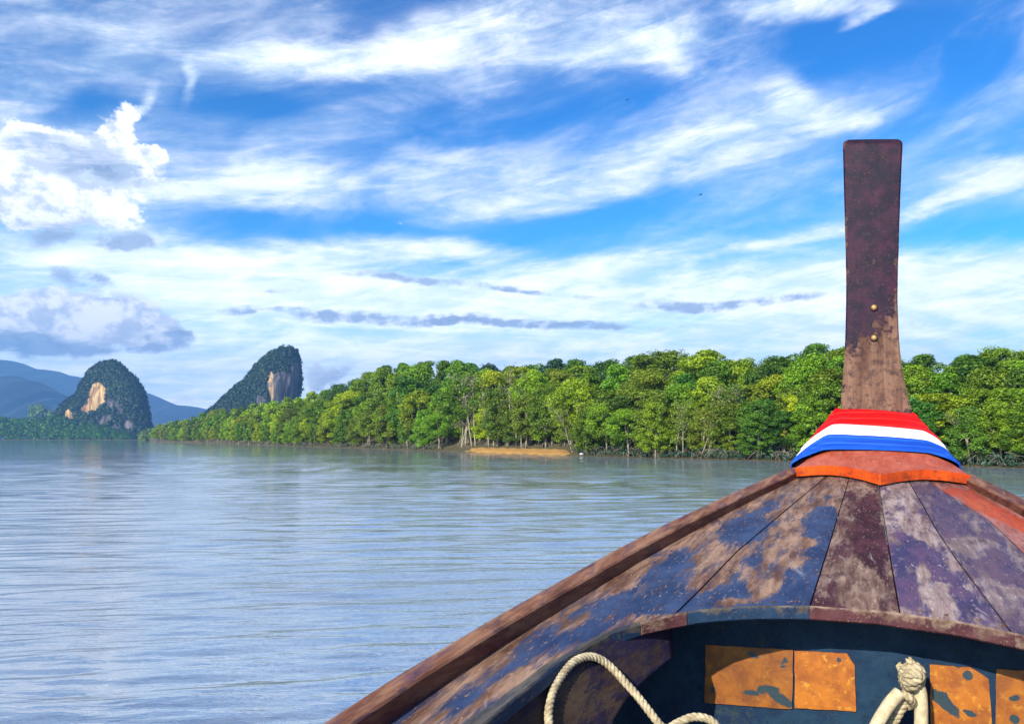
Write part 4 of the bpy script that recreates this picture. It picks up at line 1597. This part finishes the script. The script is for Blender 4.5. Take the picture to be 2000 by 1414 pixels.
# ---- prow post
pl_l = np.array([(1638, 812), (1641, 795), (1645, 745), (1648.5, 700), (1651, 640), (1652, 560), (1651, 480), (1649, 400), (1647, 330), (1646, 288), (1647.5, 278), (1653, 273.5)])
pl_r = np.array([(1784, 818), (1780, 800), (1768, 752), (1760, 705), (1755, 640), (1753, 560), (1755, 480), (1758, 400), (1761, 330), (1763, 288), (1762, 277), (1757, 272.5)])
l2, r2 = catmull(pl_l, 150), catmull(pl_r, 150)
V, pf = [], []
for k in range(150):
    s = k / 149
    d = 4.0 + .09 * s
    a, b = at_d(l2[k, 0], l2[k, 1], d), at_d(r2[k, 0], r2[k, 1], d)
    th = .12 - .03 * s
    ch = .007
    us = np.linspace(0, 1, 16)
    for u in us:
        p = a + (b - a) * (0.03 + .94 * u)
        p = p + np.array([0, -.004 * (1 - (2 * u - 1) ** 2), 0])
        V.append(p)
    V.append(b + (0, ch, 0))
    V.append(b + (-.002, th - ch, 0))
    for u in (.97, .5, .03):
        V.append(a + (b - a) * u + (0, th, 0))
    V.append(a + (.002, th - ch, 0))
    V.append(a + (0, ch, 0))
V = np.array(V)
nc = 16 + 7
V[:, 0] += .0012 * fbm(V * 12, 3, 3)
V[:, 1] += .0022 * fbm(V * np.array([14, 1, 6]), 3, 4)
zrel = V[:, 2] - CAMZ
pf = np.interp(zrel, [.10, .18, .30, .40, .50, .62, 1.2, 1.45], [.45, -.05, -.05, .25, .8, 1.0, 1.0, .62])
# dark paint runs lower on the left side, bare strip on the right edge
xr_ = (V[:, 0] - V[:, 0].mean()) / .14
pf += np.where((zrel > .2) & (zrel < .55), -.40 * xr_, 0)
pf -= .9 * np.exp(-((xr_ - .82) / .16) ** 2 - ((zrel - .55) / .16) ** 2)
pf -= .55 * np.exp(-((np.abs(xr_) - .85) / .12) ** 2) * (zrel > .3) * (.5 + .5 * np.sin(zrel * 9))
pf += .22 * fbm(V * np.array([7, 7, 4]), 3, 31)
f = [tuple(q) for q in grid_faces(150, nc, True)] + [tuple(149 * nc + j for j in range(nc))]
post = mesh_obj('prow_post', V, f, W_POST, boat, False, {'paint': ('POINT', pf)})
post['label'] = 'tall dark bow post flaring at its foot'
m_brass, t = material('brass')
t.bs.inputs['Base Color'].default_value = (.46, .25, .085, 1)
t.bs.inputs['Metallic'].default_value = .5
t.bs.inputs['Roughness'].default_value = .45
m_iron, t = material('dark_iron')
t.bs.inputs['Base Color'].default_value = (.02, .018, .02, 1)
t.bs.inputs['Roughness'].default_value = .6
for (px, py) in ((1707, 601), (1707, 660)):
    sk = np.interp(-py, -l2[:, 1], np.arange(150)) / 149
    c = at_d(px, py, 4.0 + .09 * sk - .006)
    mb = MB()
    for (rad, y0, y1, k) in ((.0180, .006, -.003, 14),):
        mb.add(*tube(np.array([c + (0, y0, 0), c + (0, y1, 0)]), rad, k))
    w_ = mb.build('washer', m_iron, post, True)
    prof = [(.0, .008), (.005, .012), (.011, .0125), (.015, .009), (.018, .003)]
    V, k = [], 14
    for (h, rr) in prof:
        for q in range(k):
            a = q / k * 2 * math.pi
            V.append(c + np.array([rr * math.cos(a), -h, rr * math.sin(a)]))
    mesh_obj('bolt', V, [tuple(q) for q in grid_faces(len(prof), k, True)] + [tuple((len(prof) - 1) * k + j for j in range(k))], m_brass, post, True)


# ---- the three-coloured sash round the foot of the post
def cloth_mat(name, c1, c2):
    m, t = material(name)
    co = t.new('ShaderNodeTexCoord').outputs['Object']
    w = t.noise(t.mapping(co, scale=(4, 4, 60)), 1.0, 4, .6)
    t.link(t.mix(t.ramp(w, .35, .7), c1, c2), t.bs.inputs['Base Color'])
    t.bs.inputs['Roughness'].default_value = .55
    t.bs.inputs['Specular IOR Level'].default_value = .12
    wv_ = t.noise(co, 900.0, 2, .5)
    bump(t, t.math('ADD', w, t.math('MULTIPLY', wv_, .15)), .35, .004)
    return m


sash = empty('prow_sash', boat.matrix_basis @ Vector((-.02, 3.64, CAMZ - .1)), BROT)
bpy.context.view_layer.update()
tag(sash, 'red, white and blue cloth sash wrapped round the foot of the bow post', 'sash')
off = np.array([-.02, 3.64, CAMZ - .1])
for nm, v0, v1, c1, c2, fold in (('blue_band', -.01, .385, (.006, .060, .40), (.014, .10, .55), 2.4), ('white_band', .385, .64, (.70, .68, .68), (.82, .80, .80), 1.7), ('red_band', .64, 1.015, (.50, .003, .005), (.68, .008, .008), 2.6)):
    nr = 60
    V = []
    for i in range(nr):
        u = i / (nr - 1)
        v = v0 + (v1 - v0) * u
        row = block_row(max(0, min(1, v)), .0)
        g = np.linspace(0, 1, 72)
        # overlapping wraps: each turn lies over the one below and ends in a soft step
        turn = u * fold + .16 * np.sin(g * 5.2 + v0 * 11) + .07 * np.sin(g * 13 + v0 * 5)
        saw = 1 - (turn - np.floor(turn))
        p3 = np.stack([4.5 * g, np.full(72, u * fold * 2.0 + v0 * 9), np.full(72, .3)], 1)
        bulge = (.0085 * saw * np.clip((1 - saw) * 9, 0, 1) + .0022 * fbm(p3 * 2.2, 3, 61)) * min(1, min(u, 1 - u) * 12) + .002
        edge = .006 if (0 < i < nr - 1) else .004
        gr = block_row(max(0, min(1, v)), .02)
        dv = gr - row
        dv /= np.linalg.norm(dv, axis=1, keepdims=True) + 1e-9
        row = row + dv * (edge + np.asarray(bulge))[:, None] if not np.isscalar(bulge) else row
        V.append(row)
    V = np.vstack(V) - off
    mesh_obj(nm, V, grid_faces(nr, 72), cloth_mat(nm, c1, c2), sash, True)


# ---- ropes
def rope_mat(name, c1, c2):
    m, t = material(name)
    co = t.new('ShaderNodeTexCoord').outputs['Object']
    g = t.noise(co, 70.0, 5, .65)
    g2 = t.noise(co, 420.0, 3, .6)
    c = t.mix(t.ramp(g, .35, .68), c1, c2)
    c = t.mix(t.math('MULTIPLY', t.ramp(g2, .55, .7), .35), c, (.30, .22, .12))
    t.link(c, t.bs.inputs['Base Color'])
    t.bs.inputs['Roughness'].default_value = .85
    bump(t, g2, .6, .0015)
    return m


m_rope = rope_mat('rope_fibre', (.27, .205, .115), (.52, .43, .27))
m_hose = rope_mat('pale_sheath', (.42, .33, .19), (.62, .52, .33))


def strands(path, rad, pitch, n=3, k=8):
    """laid rope: helical strands round a path"""
    path = np.asarray(path, float)
    T, N, B = frames(path)
    L = np.concatenate([[0], np.cumsum(np.linalg.norm(np.diff(path, axis=0), axis=1))])
    mb = MB()
    for s in range(n):
        a = L / pitch * 2 * math.pi + s * 2 * math.pi / n
        c = path + rad * .50 * (np.cos(a)[:, None] * N + np.sin(a)[:, None] * B)
        mb.add(*tube(c, rad * .56, k))
    return mb


rope_px = [(1073, 1440), (1072, 1414), (1072, 1385), (1079, 1352), (1096, 1320), (1118, 1294), (1145, 1282), (1170, 1286), (1195, 1304), (1220, 1331), (1245, 1359), (1268, 1388), (1290, 1416), (1304, 1424)]
pp = catmull(rope_px, 60)
lift = .010 + .035 * np.clip((pp[:, 0] - 1190) / 110, 0, 1)
P = np.array([side_panel_pt(q[0], q[1], l) for q, l in zip(pp, lift)])
# and on round the coil whose top just shows
e = P[-1]
coil = [e, e + (.015, .02, .008), e + (.04, .035, .016), e + (.07, .04, .008), e + (.10, .02, -.03), e + (.11, -.02, -.06), e + (.08, -.06, -.09)]
P = np.vstack([catmull(P, 260), catmull(coil, 120)[1:]])
bw = boat.matrix_basis
base = P[100].copy()
ro = strands(P - base, .0068, .026).build('mooring_rope', m_rope, None, True)
ro.matrix_basis = bw @ Matrix.Translation(Vector(base))
tag(ro, 'cream twisted rope looped over the dark board under the left deck edge', 'rope')

KD = 1.715
kc = at_d(1779, 1322, KD)
kn = empty('knotted_rope', bw @ Vector(kc), BROT)
tag(kn, 'pale rope knot with two sheathed ends hanging before the orange panels', 'rope')
A = lambda px, py, d=KD: at_d(px, py, d) - kc
# knot: a few tight turns
kn_path = catmull([A(1772, 1345), A(1763, 1326), A(1768, 1308, KD - .02), A(1788, 1304, KD - .025), A(1799, 1314, KD - .02), A(1790, 1328, KD - .03), A(1772, 1330, KD - .03), A(1764, 1320, KD), A(1775, 1300, KD + .02), A(1794, 1304, KD + .02), A(1800, 1322, KD), A(1786, 1338, KD - .025), A(1770, 1336, KD - .02), A(1774, 1316, KD - .035), A(1796, 1318, KD - .03), A(1797, 1335, KD)], 260)
strands(kn_path, .0085, .028, 3, 7).build('knot', m_rope, kn, True)
strands(catmull([A(1790, 1306), A(1784, 1298, KD - .01), A(1777, 1290, KD - .012), A(1774, 1287, KD - .01)], 40), .0065, .02, 3, 6).build('rope_end', m_rope, kn, True)
strands(catmull([A(1770, 1316), A(1758, 1308), A(1755, 1300), A(1761, 1296)], 40), .0045, .02, 3, 6).build('rope_end', m_rope, kn, True)
strands(catmull([A(1774, 1340), A(1772, 1356), A(1764, 1372), A(1752, 1392), A(1740, 1416), A(1730, 1450)], 120), .0105, .034, 3, 8).build('rope_strand', m_rope, kn, True)
strands(catmull([A(1762, 1352, KD - .02), A(1775, 1362, KD - .025), A(1783, 1372, KD - .01), A(1772, 1378, KD + .01), A(1760, 1366, KD + .005)], 90), .0075, .026, 3, 7).build('rope_turn', m_rope, kn, True)
mb = MB()
hp = catmull([A(1792, 1336), A(1797, 1352), A(1799, 1380), A(1799, 1415), A(1797, 1460)], 40)
mb.add(*tube(hp, np.full(40, .0118), 14))
mb.build('sheath', m_hose, kn, True)
mb = MB()
hp = catmull([A(1757, 1352, KD - .02), A(1742, 1368, KD - .03), A(1728, 1388, KD - .04), A(1714, 1412, KD - .05), A(1696, 1450, KD - .06)], 40)
mb.add(*tube(hp, np.full(40, .0115), 14))
mb.build('sheath', m_hose, kn, True)

# ------------------------------------------------------------------ small far things
m_white, t = material('white_foam')
t.bs.inputs['Base Color'].default_value = (.85, .85, .85, 1)


def float_block(px, o_, label, sc=1.0):
    b = bank_point(px, o_)
    D = b[1]
    z = max(.1, CAMZ + (HOR - 884) * D / F) if px < 1500 else .25
    prof = [(-.32, .03), (-.30, .12), (-.2, .17), (.1, .18), (.24, .15), (.30, .09), (.33, .02)]
    V = []
    for (x, rr) in prof:
        for q in range(10):
            a = q / 10 * 2 * math.pi
            V.append((x * sc, rr * math.cos(a) * sc, max(-.10, rr * math.sin(a)) * sc))
    o = mesh_obj('float', V, [tuple(q) for q in grid_faces(len(prof), 10, True)] + [tuple(range(9, -1, -1)), tuple(60 + j for j in range(10))], m_white, None, True)
    o.location = (b[0], b[1], b[2] + .18 * sc)
    tag(o, label, 'float')


float_block(1136, .9, 'white float stranded at the right end of the orange sand bank', .95)
float_block(1999, .8, 'small white float at the right-hand waterline', .6)
m_bird, t = material('bird_dark')
t.bs.inputs['Base Color'].default_value = (.02, .02, .025, 1)
for (px, py, D, lab) in ((1225, 196, 60, 'tiny dark bird high in the sky over the trees'), (1368, 381, 45, 'tiny dark bird in the blue sky left of the post')):
    r_ = pix_ray(px, py)
    p = np.array([0, 0, CAMZ]) + r_ * D
    root = empty('bird', p, (0, 0, .5))
    tag(root, lab, 'bird')
    body = [(-.09, 0.0), (-.05, .018), (.0, .026), (.05, .02), (.085, .008)]
    V = []
    for (x, rr) in body:
        for q in range(8):
            a = q / 8 * 2 * math.pi
            V.append((x, rr * math.cos(a), rr * math.sin(a)))
    mesh_obj('body', V, [tuple(q) for q in grid_faces(5, 8, True)] + [tuple(range(7, -1, -1)), tuple(32 + j for j in range(8))], m_bird, root, True)
    for s in (-1, 1):
        mesh_obj('wing', [(-.03, 0, .01), (.035, 0, .012), (.03, s * .10, .05), (-.01, s * .19, .03), (-.035, s * .10, .045), (-.03, 0, .0), (.035, 0, .002), (.03, s * .10, .042)], [(0, 1, 2, 4), (4, 2, 3), (5, 7, 6)], m_bird, root)
